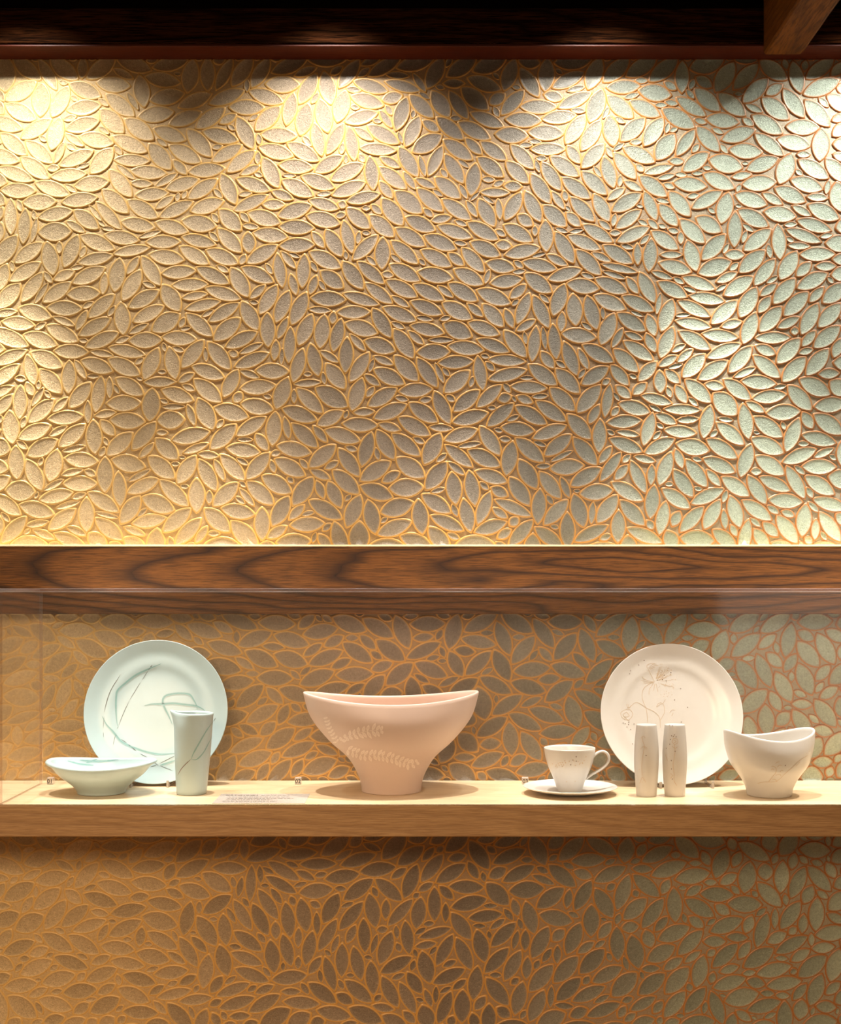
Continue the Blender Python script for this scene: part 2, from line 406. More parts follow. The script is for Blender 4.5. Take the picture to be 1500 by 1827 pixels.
2802,1788,4,64,57,639,1208,4,64,55,1483,1393,176,64,55,1863,898,168,67,54,1924,948,12,66,52,2363,1849,102,65,51,1063,1305,106,66,52,2312,1532,106,65,51,
1303,884,135,66,52,795,1048,17,69,51,254,1255,2,64,55,246,1346,92,63,54,1122,1285,76,63,54,1696,1944,2,73,72,2336,332,9,62,65,309,1837,90,65,59,
741,264,90,64,56,792,1950,0,70,72,891,1128,61,62,60,492,803,10,63,54,198,765,169,65,53,234,1491,175,66,54,49,515,40,64,56,2226,1505,176,65,51,
1883,1692,58,64,62,1278,780,41,58,57,710,799,9,65,64,1284,1516,3,66,55,1622,828,19,68,51,1759,1126,48,58,55,1830,1812,24,74,46,2660,274,134,66,59,
1863,560,46,63,53,2024,1360,46,64,60,2915,908,179,66,54,2921,1567,14,66,54,2408,955,16,63,54,613,812,16,63,55,131,1819,16,67,61,1749,597,37,61,57,
1848,833,30,62,57,2276,1702,65,67,49,1556,922,28,65,56,1847,1532,7,63,55,2353,1592,154,63,54,1978,1220,84,67,50,1960,1542,159,68,51,2372,1673,110,67,55,
222,1853,142,63,56,2727,972,128,63,54,245,626,175,67,50,2851,1627,158,68,54,1481,226,166,71,57,2437,1725,55,63,56,2481,579,145,60,57,1546,1257,178,62,62,
1407,1884,159,68,59,2523,1771,156,68,52,2903,805,17,67,50,1920,382,1,68,54,1008,1095,113,65,55,2921,1666,1,64,59,2719,586,160,63,58,530,1121,153,65,53,
2171,616,72,62,54,2830,369,54,66,58,1068,1479,19,68,58,1644,1553,162,65,56,458,1654,13,64,65,26,1802,37,64,56,2629,1390,37,63,56,1595,1866,24,67,51,
2258,838,156,67,50,308,784,37,57,56,693,912,31,63,55,1343,1755,20,65,60,2977,1047,142,58,62,2521,714,151,65,53,1355,1235,19,61,60,66,1155,7,61,53,
2577,431,7,62,58,2743,517,38,67,54,1134,498,77,64,51,1737,428,23,67,51,711,1160,41,65,56,1362,807,42,61,59,2837,1721,61,70,51,1521,1099,22,64,53,
556,1943,94,62,69,1687,928,48,62,54,2492,1011,20,66,49,1323,309,17,67,51,1504,380,44,62,55,964,840,7,65,57,2398,1034,28,62,54,1745,1414,138,63,51,
1713,1332,81,66,49,1326,619,84,64,53,2006,1425,43,64,60,1636,1627,39,66,50,2205,1879,92,62,56,2433,275,91,61,54,2015,980,163,66,51,861,1213,154,66,53,
2841,276,76,62,56,1173,587,151,61,55,2802,603,113,62,68,2138,1556,92,64,54,2960,1799,16,66,52,1662,1243,7,68,55,1759,1234,21,65,49,1726,1813,111,66,51,
2083,866,23,66,51,1196,497,119,66,50,181,1361,49,60,62,2461,659,7,63,56,2465,382,32,65,50,532,1859,170,65,51,1034,390,102,63,53,1255,514,81,65,50,
1524,1176,13,65,51,2568,1199,6,68,49,2996,705,77,59,80,1752,1701,18,63,54,1808,1287,3,70,45,2319,911,95,63,54,1244,675,159,67,53,1886,1383,3,68,49,
2210,1339,49,52,48,592,1152,148,61,69,1323,974,40,65,51,1241,846,75,64,49,1677,1491,165,69,56,2299,1911,22,71,52,799,1115,149,67,50,50,1891,133,68,55,
426,1745,87,65,52,2050,359,156,68,50,1553,575,115,63,48,1905,1228,97,67,48,2983,609,48,60,58,1281,1918,91,61,76,1866,1102,112,63,49,1289,420,164,64,52,
2309,1326,133,51,48,2744,1416,173,64,52,248,1928,24,64,51,678,1017,178,67,49,1957,1917,36,64,53,638,972,175,64,51,2778,864,86,66,55,1082,968,94,64,51,
2528,802,30,55,59,452,1254,12,69,48,1203,1197,104,64,51,582,864,179,64,51,810,548,151,64,51,1349,534,4,68,46,2700,1748,58,64,54,1499,800,24,61,57,
823,1369,118,59,55,1625,1293,177,66,51,542,694,175,62,50,2623,1736,35,63,56,2027,286,154,67,54,709,860,13,65,49,1296,707,167,64,46,2993,368,31,54,59,
2224,311,177,63,53,2373,525,125,60,69,595,919,9,66,57,1197,1343,54,59,61,2178,1666,126,67,46,2043,219,175,70,65,898,1286,158,69,51,2445,510,125,61,49,
171,266,61,67,47,341,925,168,67,47,2866,842,20,70,45,1765,688,1,55,36,2763,1727,24,64,50,2472,1157,10,67,47,471,573,2,66,46,1047,1933,178,65,61,
1288,1068,17,70,46,1184,998,37,53,58,1351,1047,37,64,49,201,1771,167,65,53,800,265,117,66,48,39,774,89,67,49,998,966,81,65,47,1178,1493,152,56,54,
2341,1426,15,60,43,1785,950,12,56,54,1636,375,57,63,50,1033,1232,93,68,46,1485,1934,21,65,61,1828,367,133,63,54,2994,870,2,53,65,1954,533,0,65,47,
2584,1923,38,57,55,1760,539,35,60,52,1994,419,174,65,51,2433,1462,2,69,41,87,808,94,66,49,2521,1066,9,67,47,2475,1102,26,68,48,2756,1206,179,66,46,
5,993,112,57,57,1436,308,15,68,43,1806,1004,172,61,53,1566,1923,49,59,62,2166,1431,99,63,42,1167,213,179,70,54,2426,1541,6,61,47,724,1090,167,67,44,
2349,606,165,56,36,470,895,170,69,41,1193,1764,64,55,53,1261,1115,179,62,50,1381,1950,0,68,62,13,1446,130,52,46,2384,768,51,54,53,0,1399,158,55,40,
570,1364,179,60,40,3000,1710,12,51,71,609,1499,178,52,69,2241,783,144,59,49,595,1602,43,57,63,2992,1384,37,43,64,2715,1923,55,48,50,2223,1399,41,37,41,
2209,958,13,69,33,-8,1726,152,52,58,1899,1949,92,48,62,481,1945,33,48,61,3010,1616,95,55,57,2429,1407,60,41,41,348,1932,43,46,62,1829,666,3,35,40,
2281,1388,139,35,39,2375,1495,25,45,40,0,1596,18,41,67,2382,1289,151,42,36,2393,1927,62,41,58,1158,1933,51,38,41,2398,1344,43,38,40,1097,1368,176,52,31,
3002,978,174,41,57,2242,1948,87,41,61,2046,552,54,42,43,-17,642,14,47,57,2354,1363,87,44,48,2748,1889,43,40,43,934,1578,54,40,43,2443,1270,141,40,34,
1873,787,36,36,46,2987,1243,113,40,43,3009,1296,3,40,57,1848,1041,140,41,41,1987,929,27,45,36,887,866,87,41,52,2045,784,45,38,41,-13,1868,66,43,57,
3007,516,0,39,54,295,243,94,41,41,2989,248,136,38,41,2216,1686,130,39,39,2880,1500,59,38,44,-10,1665,15,43,56,2726,1088,127,40,42,1007,697,21,44,38,
2148,1953,178,60,41,1816,1137,67,40,36,2620,910,1,39,41,1888,221,7,42,52,107,1389,63,29,34,2866,962,137,39,43,2997,464,141,38,47,1142,1549,50,41,35,
2453,1498,176,42,31,3004,1852,38,32,47,1781,1755,27,36,43,594,643,149,48,29,2730,1250,22,42,43,2812,1152,155,47,39,1142,1693,25,42,35,19,1118,172,44,32,
2413,576,3,30,31,-9,382,53,36,46,1117,1018,110,39,35,1400,350,167,40,47,1058,1828,136,40,37,2755,710,30,44,37,1537,450,33,38,39,1047,1016,75,42,35,
1773,354,147,36,47,2081,1282,66,44,32,1135,857,53,39,35,988,1899,149,43,41,506,656,3,41,34,2511,293,32,38,44,2016,1739,67,43,32,2884,1209,131,40,38,
135,1417,123,42,28,2411,1851,118,33,42,1800,1421,165,28,40,2323,1161,71,44,43,2609,1158,166,41,37,2545,1706,51,41,35,2693,1453,29,41,35,2321,1224,64,41,41,
2202,1207,119,43,32,1619,298,0,41,36,2740,1035,144,40,35,2159,1624,126,41,36,1574,782,169,40,35,2239,1547,10,44,28,813,425,152,37,35,1008,1172,115,46,34,
1518,655,25,43,34,291,1144,118,43,34,1695,1107,40,40,34,2761,321,148,37,41,642,598,47,38,37,2912,1052,134,40,38,982,1251,96,40,35,1876,1162,150,43,35,
1392,580,27,43,35,2908,1890,94,40,35,976,731,1,43,41,1974,345,12,38,42,371,1013,97,42,33,229,984,158,43,40,1324,218,158,42,33,212,546,114,44,30,
157,1907,24,46,33,2859,753,28,41,33,892,608,155,41,31,2274,908,89,42,34,2256,1020,56,39,35,1090,256,159,44,35,783,1678,65,44,31,2592,991,156,44,36,
1953,1285,52,41,43,2003,1149,93,39,35,2945,951,179,40,37,2119,1479,119,42,39,474,948,124,41,34,1298,1471,177,41,34,2323,1695,93,41,34,216,1445,137,41,33,
719,1908,126,40,33,682,1482,71,43,32,1029,928,50,43,31,1627,926,39,39,39,480,1895,22,43,31,384,1527,49,40,43,1389,1524,16,44,36,270,810,31,42,31,
2394,910,0,42,30,2258,664,27,40,33,1023,1527,79,42,31,2956,1334,177,41,41,1377,678,53,41,38,440,263,27,42,32,266,500,34,42,30,1142,1747,68,37,35,
2299,1638,14,42,32,1175,1273,31,42,31,919,1042,139,40,34,699,1600,159,51,33,287,1319,60,41,30,2422,1637,71,40,36,2584,1854,84,38,30,274,1895,24,41,31,
1377,425,55,41,31,1991,716,55,42,32,-11,710,33,38,52,1799,1905,147,32,37,376,1478,170,42,33,881,1774,51,43,28,1368,1287,23,41,32,2915,705,3,41,32,
1461,645,56,40,30,2260,1200,21,37,30,2145,918,25,40,30,1628,1672,38,40,31,1783,1831,34,35,34,148,1047,123,45,24,3007,926,0,42,46,1419,269,4,43,29,
228,1147,22,43,29,314,1471,89,43,30,1796,876,7,32,40,133,1869,169,43,30,2786,1941,3,40,31,2656,1330,156,46,31,2548,1377,9,38,39,2329,801,44,27,28,
2645,628,171,39,32,2938,1616,155,42,30,1297,479,33,43,34,1276,1223,48,43,32,695,1057,170,49,34,588,723,145,43,33,665,1349,151,36,33,1484,1206,42,39,32,
1327,1357,35,37,34,1507,593,75,40,25,2197,693,146,41,34,363,1262,11,44,28,123,822,102,46,24,1574,1214,0,47,25,1689,523,45,44,39,891,1336,20,40,29,
1496,295,56,43,28,1683,746,58,37,29,1780,747,84,40,29,1395,1702,151,39,40,2349,1085,101,40,22,2361,983,19,42,27,258,1686,166,42,28,2112,1830,95,42,28,
2157,804,38,29,27,2944,1948,3,48,37,743,1624,6,40,33,3008,809,167,31,56,1428,1077,32,39,30,1675,1588,171,44,24,341,761,51,37,20,896,1244,157,48,29,
2849,878,3,42,29,242,1802,164,48,24,448,614,39,44,25,1589,1041,37,37,28,494,1174,153,40,27,263,1602,167,43,25,391,1384,89,40,27,2003,1628,154,45,21,
208,1539,151,39,28,2190,982,18,44,22,1568,1332,67,40,23,523,1608,135,39,30,1141,1107,4,42,28,382,1838,13,43,21,535,837,163,43,22,1573,1527,4,46,32,
191,1731,151,43,25,2994,421,158,32,34,619,1452,179,43,24,474,362,58,38,24,1941,1207,83,42,22,2689,387,24,36,28,497,1697,152,47,24,1200,252,149,28,30,
2661,215,0,44,31,2376,632,167,33,23,1221,731,16,19,31,2999,561,18,32,35,3026,272,145,29,46,1872,1426,22,34,36,-6,766,122,33,37,1183,1660,152,30,29,
0,339,59,29,27,3007,317,5,26,44,673,1384,23,27,26,1514,1137,9,32,22,2395,368,11,25,24,1617,1913,25,26,27,973,1665,74,25,26,894,809,8,31,25,
1834,1861,138,24,38,1321,1399,127,25,27,2054,318,167,35,23,873,777,47,25,27,783,213,162,25,39,2159,1917,159,24,27,849,1419,128,26,38,1808,1385,55,23,24,
1518,1427,173,24,27,2866,552,0,26,26,1622,1821,67,25,24,1748,1308,48,24,27,2810,1833,20,27,30,415,1949,31,27,36,254,525,29,24,23,747,1775,92,26,27,
2409,1307,164,28,19,2617,1893,63,26,28,874,1569,2,28,20,2668,436,35,25,29,778,691,48,23,22,1738,988,108,28,22,920,564,92,24,25,1049,1415,90,26,23,
763,1904,0,23,25,1830,1493,157,25,21,991,206,164,26,30,2588,1497,8,28,21,577,509,36,24,20,1412,923,39,24,20,1575,1634,141,25,23,1095,504,48,25,22,
833,1263,20,20,31,1383,981,10,23,28,1607,1422,34,21,26,2391,307,34,28,31,2319,1873,56,22,31,1188,1135,97,25,32,795,960,29,25,23,190,601,175,24,28,
2357,376,0,23,20,212,884,90,23,26,2694,1864,40,25,23,1938,1664,178,27,23,250,423,166,25,24,1433,1423,14,26,24,1346,1620,76,24,22,2237,881,14,24,21,
2420,1243,152,30,26,2234,1637,135,22,25,1124,351,125,24,23,253,673,34,26,21,984,1618,163,20,25,2585,1772,109,25,24,1155,1351,81,23,20,1279,849,99,24,23,
866,927,117,22,27,314,1089,150,23,22,2428,624,5,22,19,282,1770,162,28,27,2096,985,18,26,21,2937,366,45,25,24,2834,1182,87,18,33,1741,713,34,26,14,
881,306,90,23,21,386,817,7,24,17,1166,1881,141,21,24,398,1111,123,23,21,960,960,57,23,22,2337,1458,28,25,19,1494,1572,28,24,25,2801,230,74,22,26,
2874,1254,166,29,29,144,1164,149,25,23,2754,999,149,24,19,2572,1028,149,24,18,865,1647,31,25,21,545,212,160,25,30,636,1247,20,23,22,1149,1019,59,21,19,
1923,910,165,26,15,875,693,171,25,21,1917,594,72,24,19,2757,1819,34,27,27,296,900,113,23,24,2888,1758,61,23,25,1084,1656,52,23,24,2271,1120,24,25,15,
1653,684,62,31,22,1343,748,43,27,29,1325,932,43,24,21,422,537,49,22,23,297,593,163,26,16,763,846,45,24,23,2343,1554,135,21,20,734,1266,86,26,18,
1005,1273,94,30,17,768,779,55,21,25,2951,669,102,27,23,2947,842,168,24,20,172,991,55,25,24,2093,1165,35,24,20,1220,531,100,22,23,2655,846,109,24,21,
2282,600,43,20,27,2173,543,60,24,21,1325,1305,110,26,19,2820,802,175,24,21,1528,760,42,24,26,2901,1809,45,26,23,2697,1683,3,23,30,2161,1363,148,18,26,
2468,302,114,22,24,2003,822,18,25,18,1261,321,7,28,23,1926,1415,176,30,23,2937,1912,56,20,20,1961,1783,56,21,22,1654,585,36,25,17,70,735,70,23,24,
1562,1750,166,27,21,2744,897,80,27,24,924,498,79,21,23,532,1017,21,26,23,1926,1584,21,25,19,322,1688,25,24,28,2668,814,34,25,20,2131,613,56,24,18,
857,1785,38,22,20,1121,1918,107,20,18,1032,627,2,23,16,1298,259,143,29,26,785,1513,129,21,24,1099,1832,166,24,19,2293,795,27,21,19,370,366,36,22,21,
2211,647,98,22,21,2199,1416,54,19,15,2435,1125,176,27,17,2782,1381,171,24,20,1873,1207,81,23,18,2871,235,99,22,31,2582,532,51,22,21,741,1119,150,24,19,
1851,970,173,24,20,508,1828,138,23,18,2472,1434,42,24,21,1942,1066,42,24,21,333,1343,0,23,18,2546,1548,143,19,22,2161,403,118,24,18,2056,825,171,26,17,
1693,702,137,23,13,79,1588,40,25,25,1428,492,70,22,17,1879,1349,0,26,17,1727,1734,41,22,24,2194,1469,131,23,29,84,1508,109,23,25,1420,1162,25,27,23,
2363,717,14,26,19,2865,1584,3,21,22,2460,1034,21,26,18,371,466,34,23,20,1682,1363,107,21,21,192,1944,165,23,26,1584,619,51,20,22,1591,1328,51,20,20,
2190,786,103,25,23,2253,343,164,29,21,44,952,81,19,19,437,1213,159,29,24,2075,1334,126,22,19,2883,1928,41,20,31,2269,508,175,22,22,365,1613,119,21,25,
20,1846,51,22,21,2852,1678,39,25,22,497,1289,143,20,21,2428,850,90,24,26,276,955,171,24,18,1388,394,56,22,25,2000,1301,34,22,22,2288,288,2,24,23,
1644,797,22,24,21,2211,430,28,21,20,2206,525,147,24,18,1291,565,56,19,27,1120,952,59,22,22,1626,423,5,21,22,1514,342,31,23,17,1253,1601,17,24,25,
2380,458,107,21,19,1909,506,7,23,18,2062,396,4,27,20,416,1389,61,20,18,905,420,151,20,18,1601,222,119,21,22,775,525,169,20,21,2299,856,135,25,22,
1156,693,175,28,20,363,798,37,17,14,1908,825,90,20,23,1742,641,5,24,23,2150,1119,85,22,17,2486,1639,15,19,19,1036,1713,43,16,23,1562,690,34,21,17,
1215,769,168,20,25,2589,887,118,21,16,1876,518,0,24,20,2462,337,49,22,22,2498,433,19,24,24,2488,619,175,20,16,2421,1002,29,23,22,2016,700,77,21,25,
2472,700,169,23,23,1050,912,21,22,15,662,1173,168,19,16,1642,869,11,24,20,1,1497,104,16,19,1588,1137,166,21,20,2481,530,128,21,24,2560,468,24,23,20,
1931,566,3,21,20,1838,1080,138,17,19,-70,1600,79,58,64,-334,1928,9,50,55,-54,248,66,50,55,-382,1880,130,50,55,-46,1528,11,50,55,3050,1792,31,58,64,
-94,1664,30,42,46,-134,1928,14,50,55,-158,1624,94,66,65,-86,312,19,66,68,3074,744,77,66,68,3298,1928,8,50,55,-182,1720,14,66,68,3074,1864,23,50,55,
3114,832,131,66,67,3074,384,78,66,68,3050,1040,86,50,55,-214,1784,15,66,68,3090,912,9,50,55,-230,1624,88,66,68,-126,1536,72,50,55,3146,416,76,66,68,
-198,1544,13,42,46,-94,1760,100,66,65,3050,1336,125,42,46,3346,1872,1,66,68,3034,1472,120,50,55,-38,1240,8,58,64,3050,1928,27,50,55,-182,304,60,66,68,
3098,480,12,58,64,-86,1472,1,58,64,-134,1848,22,58,64,-254,1504,134,66,66,3058,600,83,66,68,-54,1320,76,50,55,3258,1840,105,66,68,3106,1312,77,50,55,
3154,328,2,50,55,3266,1744,4,66,65,3090,1504,107,66,68,-62,456,37,50,55,-126,448,56,42,46,-294,1672,50,66,68,-326,1528,84,42,46,-246,1424,157,66,66,
-62,920,96,66,67,3226,360,115,66,68,-62,784,85,66,68,-342,1728,16,66,68,-166,1368,27,66,68,-126,896,91,66,65,3202,1904,60,58,64,-126,728,92,66,68,
3130,640,72,66,68,3202,648,78,66,67,3170,264,15,66,68,-262,1840,17,66,68,-126,1248,61,66,67,3178,920,55,66,68,-126,624,12,66,68,3138,552,19,58,64,
-166,1152,14,66,68,3138,1832,85,58,64,-302,1376,125,66,68,-374,1656,121,50,55,3090,1736,60,58,64,3194,784,77,66,68,3170,1000,17,66,67,3266,1000,59,66,68,
3194,504,82,50,55,-374,1592,3,42,46,3330,1072,110,66,65,3162,1480,73,66,67,3218,1536,105,50,55,-78,1144,56,50,55,-102,984,16,34,37,3250,712,87,42,46,
-174,480,51,66,67,3258,920,17,50,55,3274,1144,39,58,64,-54,1056,77,66,68,3090,1408,5,58,64,3162,1280,46,66,68,-182,784,46,66,65,3162,1576,33,50,55,
3282,664,22,42,46,-246,1928,25,50,55,3338,912,48,66,68,-214,584,121,66,68,-206,1240,60,66,68,3202,1704,125,42,46,-390,1504,61,66,68,-222,368,15,66,68,
-350,1328,127,66,65,3234,1352,113,66,68,3346,656,39,50,55,-270,1168,116,66,67,-190,936,55,66,68,3138,1688,70,66,67,3258,256,41,50,55,-230,1000,16,66,68,
-222,664,9,42,46,3282,1528,67,66,66,-214,1088,12,50,55,3370,592,4,66,68,3218,1064,5,50,55,3314,1456,32,66,68,3354,1776,129,66,68,3266,816,90,66,68,
3354,1184,97,66,68,-318,368,55,66,68,3058,1264,0,34,37,3210,1232,41,66,66,3362,1528,26,50,55,-390,1808,1,66,68,3330,288,86,66,66,-262,888,68,50,55,
3154,1368,72,42,46,3202,1136,66,50,55,3338,520,12,66,68,-390,1272,133,66,67,3242,1640,0,66,65,3290,392,91,66,68,3034,1192,57,50,55,-126,240,32,50,55,
-390,296,98,66,68,-246,816,40,66,68,3306,1312,65,66,68,3362,392,96,66,68,3394,872,50,66,67,-262,728,141,58,64,3266,600,20,50,55,3194,1784,66,50,55,
3074,1608,58,50,55,-286,296,15,66,68,-342,760,70,58,64,-334,1144,110,66,68,-382,1080,94,66,68,-398,800,44,66,68,-270,456,139,58,64,3250,472,83,50,55,
-334,688,12,42,46,3394,1432,32,66,68,-294,592,66,66,68,-350,480,81,66,68,-142,1048,89,58,64,-278,1264,23,50,55,-374,576,60,66,68,3098,1176,48,66,68,
3370,1288,36,50,55,3346,744,120,42,46,3146,1104,94,50,55,-382,928,32,66,68,-398,704,84,50,55,-102,560,14,58,64,-62,1912,33,50,55,3082,288,65,42,46,
-262,232,11,58,64,3346,1640,59,66,68,-326,1016,35,66,68,-110,384,7,50,55,3114,1920,7,34,37,3226,1448,16,42,46,-182,1480,75,42,46,3114,1048,75,34,37,
-318,856,107,50,55,-62,1840,82,34,37,-294,1592,76,42,46,-70,1392,79,42,46,-238,512,14,42,46,3082,224,11,42,46,3282,1216,24,50,55,-350,224,21,34,37,
3074,976,34,42,46,3026,1104,61,34,37,-302,944,85,42,46,3330,984,20,34,37,-6,832,104,42,46,-198,1888,166,42,46,3082,1096,121,34,37,3138,728,61,34,37,
-118,1320,15,34,37,-70,680,90,34,37,3298,1688,10,42,46,-238,1312,0,34,37,-366,1424,65,34,37,3290,1384,56,34,37,-190,712,142,34,37,-166,1432,16,28,31,
3242,544,156,34,37,-286,672,19,28,31,-86,504,15,34,37,3330,808,8,28,31,-286,1088,43,28,31,3298,728,66,34,37,3218,872,3,34,37,3330,456,59,28,31,
3050,824,93,28,31,3050,1664,164,34,37,-198,216,16,28,31,3298,216,164,34,37,3250,1584,0,34,37,3378,472,11,28,31,-310,1880,15,34,37,3354,216,1,22,24,
-326,1464,5,28,31,-302,1784,5,34,37,3034,1544,24,28,31,3194,1840,7,22,24,-46,1792,68,28,31,3386,1096,13,28,31,-174,856,60,28,31,-238,1360,47,28,31,
3162,1168,2,28,31,-294,520,46,28,31,-102,1192,2,28,31,-118,1424,15,28,31,-366,648,1,28,31,-326,1216,99,28,31,3202,440,50,28,31,3170,848,65,28,31,
3186,1416,6,22,24,-54,368,40,22,24,-110,816,36,28,31,954,1944,3,28,31,3154,1944,6,22,24,3098,1240,47,22,24,3202,216,160,28,31,-366,392,42,28,31,
74,1352,7,22,24,-14,504,16,22,24,3138,1616,3,28,31,1802,1568,6,22,24,3338,1568,55,28,31,-254,1048,13,16,18,3338,1720,172,28,31,2402,824,14,22,24,
3290,560,11,28,31,-366,872,52,22,24,-174,416,6,22,24,3274,1088,144,22,24,3170,704,87,22,24,3034,784,7,12,13,-46,592,132,22,24,3146,1760,38,22,24,
-54,408,144,22,24,3330,848,27,22,24,3370,1944,16,22,24,3066,528,52,22,24,3034,232,37,22,24,586,1240,76,16,18,3042,448,126,22,24,-54,1704,105,22,24,
-190,1936,59,22,24,3106,1568,94,22,24,1786,1944,23,22,24,2618,952,137,22,24,-254,552,74,22,24,2386,1400,71,22,24,3290,1600,75,16,18,3082,672,164,22,24,
-326,1072,146,22,24,-262,944,43,22,24,-262,1736,10,22,24,3282,312,17,22,24,3298,472,25,22,24,-118,1696,0,22,24,-182,1312,2,22,24,-22,1152,13,22,24,
578,1544,1,22,24,3122,952,2,28,31,-126,1112,92,16,18,-158,672,90,22,24,3322,696,3,22,24,610,1936,75,22,24,3130,216,14,16,18,578,1328,2,16,18,
-94,208,149,16,18,-22,208,12,16,18,258,208,14,16,18,2162,208,16,16,18,2450,208,10,16,18,2602,208,14,16,18,2842,208,1,16,18,2890,208,13,16,18,
3162,208,9,16,18,3250,1696,12,16,18,330,208,2,16,18,3082,1360,178,22,24,2962,1000,46,16,18,1098,1336,1,16,18,2386,664,21,22,24,3130,768,29,22,24,
3026,760,94,12,13,-318,648,168,22,24,-30,1440,154,22,24,2778,208,146,16,18,3106,696,88,22,24,122,208,37,16,18,3346,1384,156,16,18,1234,912,82,16,18,
2362,808,21,16,18,-86,848,7,22,24,1306,744,1,16,18,-190,1048,9,16,18,706,208,17,16,18,-102,1088,142,22,24,-334,1848,28,16,18,-142,1784,48,22,24,
-94,1352,87,16,18,3258,208,148,16,18,1570,312,12,16,18,-38,984,84,22,24,-150,1296,8,16,18,3042,672,86,22,24,3266,1408,165,16,18,3306,952,3,16,18,
1786,832,32,22,24,1770,272,43,16,18,3386,1712,16,16,18,-318,432,69,22,24,1778,656,158,22,24,-262,1568,102,22,24,2258,1344,20,16,18,3034,480,48,16,18,
3026,1240,25,16,18,1234,1480,110,16,18,1770,400,64,22,24,866,1728,42,16,18,3354,1920,16,16,18,3306,776,35,22,24,2194,832,177,22,24,2522,600,7,16,18,
1506,936,45,16,18,-158,576,10,16,18,-294,1312,125,22,24,3010,1136,4,16,18,2538,752,38,16,18,3186,1344,52,16,18,2634,336,3,16,18,1850,944,36,22,24,
122,768,81,16,18,914,208,28,12,13,1778,1536,17,16,18,-302,1488,8,16,18,146,1648,115,16,18,-22,1816,53,12,13,3154,1912,14,16,18,98,1896,134,16,18,
586,1432,23,16,18,3106,1120,72,16,18,1730,1272,15,16,18,682,1944,7,16,18,1234,568,92,16,18,1306,832,8,16,18,-198,872,4,16,18,266,352,34,16,18,
3026,1424,12,16,18,850,208,12,16,18,3330,1408,46,12,13,154,496,30,16,18,626,1656,4,16,18,3242,1176,93,16,18,634,264,4,12,13,2858,1944,63,16,18,
226,296,12,16,18,2994,208,15,16,18,3162,1048,79,16,18,2178,1544,30,16,18,-126,344,5,16,18,1346,432,7,16,18,-110,1624,28,16,18,3042,304,1,16,18,
1994,256,32,16,18,138,1376,89,16,18,3226,424,110,16,18,922,624,21,16,18,3162,600,100,16,18,-318,208,117,12,13,170,1408,51,16,18,658,1736,8,16,18,
2402,464,158,16,18,3162,1640,19,16,18,3178,1664,10,16,18,-102,1016,16,16,18,498,1352,22,12,13,298,1216,9,16,18,2658,584,2,12,13,378,1576,65,16,18,
2026,744,41,12,13,3034,336,107,16,18,1834,1424,60,12,13,1242,1776,136,16,18,-334,1264,107,16,18,1978,1880,16,16,18,826,456,36,16,18,-174,1200,73,16,18,
3034,416,58,16,18,1754,1456,5,16,18,650,1152,117,22,24,130,1768,116,12,13,1370,1856,140,16,18,3210,1480,28,16,18,-374,360,12,16,18,-214,416,24,16,18,
2386,1728,2,16,18,1266,384,8,16,18,2794,1520,66,16,18,634,704,102,16,18,-326,1608,12,12,13,2282,736,10,12,13,1842,312,11,16,18,1474,408,101,16,18,
2970,1632,33,16,18,954,1416,15,16,18,906,1080,11,16,18,2058,1752,2,12,13,-262,400,46,16,18,2258,208,17,12,13,1250,208,6,16,18,658,696,117,16,18,
2490,1744,10,16,18,3090,1016,130,16,18,2634,736,11,12,13,3074,1232,53,12,13,2354,1520,35,16,18,3226,1288,3,16,18,2698,1544,12,12,13,2818,856,28,16,18,
650,1632,9,12,13,2634,672,118,16,18,2850,616,36,16,18,-382,1944,20,16,18,-22,600,127,16,18,
    ],
    'm': [
1717,2509,76,64,81,2248,2264,97,68,66,78,2487,3,69,71,2663,2406,56,65,65,205,2364,143,66,61,1617,2253,104,69,65,988,2223,3,68,61,1265,2407,178,70,59,
2410,2244,124,71,58,327,2314,27,67,61,981,2420,1,67,61,2045,2540,72,63,66,1037,2353,17,65,63,1435,2254,68,67,62,2140,2572,30,69,64,818,2561,167,70,63,
2871,2423,66,64,63,89,2690,168,67,55,2660,2303,142,68,62,932,2350,25,66,62,1894,2662,55,66,62,909,2280,158,68,59,1866,2319,130,68,59,2943,2545,52,65,61,
1040,2284,16,68,59,1425,2405,141,65,62,83,2560,162,67,41,2016,2308,130,65,62,1790,2374,63,65,62,1393,2321,36,66,63,1537,2390,23,66,58,2509,2247,0,65,63,
1056,2476,17,67,60,1714,2222,153,69,58,1991,2611,175,69,56,1246,2226,22,68,63,2094,2301,68,66,58,891,2484,141,67,60,1821,2636,85,64,63,1143,2253,169,66,59,
2107,2496,29,68,57,1131,2419,159,69,61,274,2249,178,66,59,1001,2635,145,66,63,1526,2226,179,66,60,1090,2567,172,70,55,1795,2277,68,68,57,856,2218,21,70,55,
2137,2396,139,67,54,39,2374,152,67,56,2323,2258,48,64,60,2794,2451,62,63,60,394,2280,21,66,61,1995,2466,144,65,60,1349,2240,32,67,59,2907,2218,178,64,65,
419,2219,0,66,64,553,2217,4,69,59,2945,2315,60,66,63,172,2488,116,58,43,1275,2328,33,66,58,729,2250,19,69,56,1949,2550,19,69,56,1809,2515,147,68,55,
2733,2570,86,60,63,2568,2304,111,62,63,74,2419,161,68,54,2016,2218,1,64,62,796,2379,12,70,64,1474,2470,81,61,64,1162,2347,158,68,55,2655,2222,152,64,64,
936,2547,152,68,55,1873,2575,26,68,55,2861,2581,55,62,58,1768,2445,27,67,56,2882,2334,49,62,63,2812,2284,101,65,58,910,2707,159,67,58,2724,2393,67,67,55,
1884,2451,15,67,60,802,2313,17,67,56,2027,2392,17,67,60,1794,2770,17,67,61,264,2681,15,68,51,1845,2222,32,68,63,1754,2593,148,68,59,1939,2259,55,68,56,
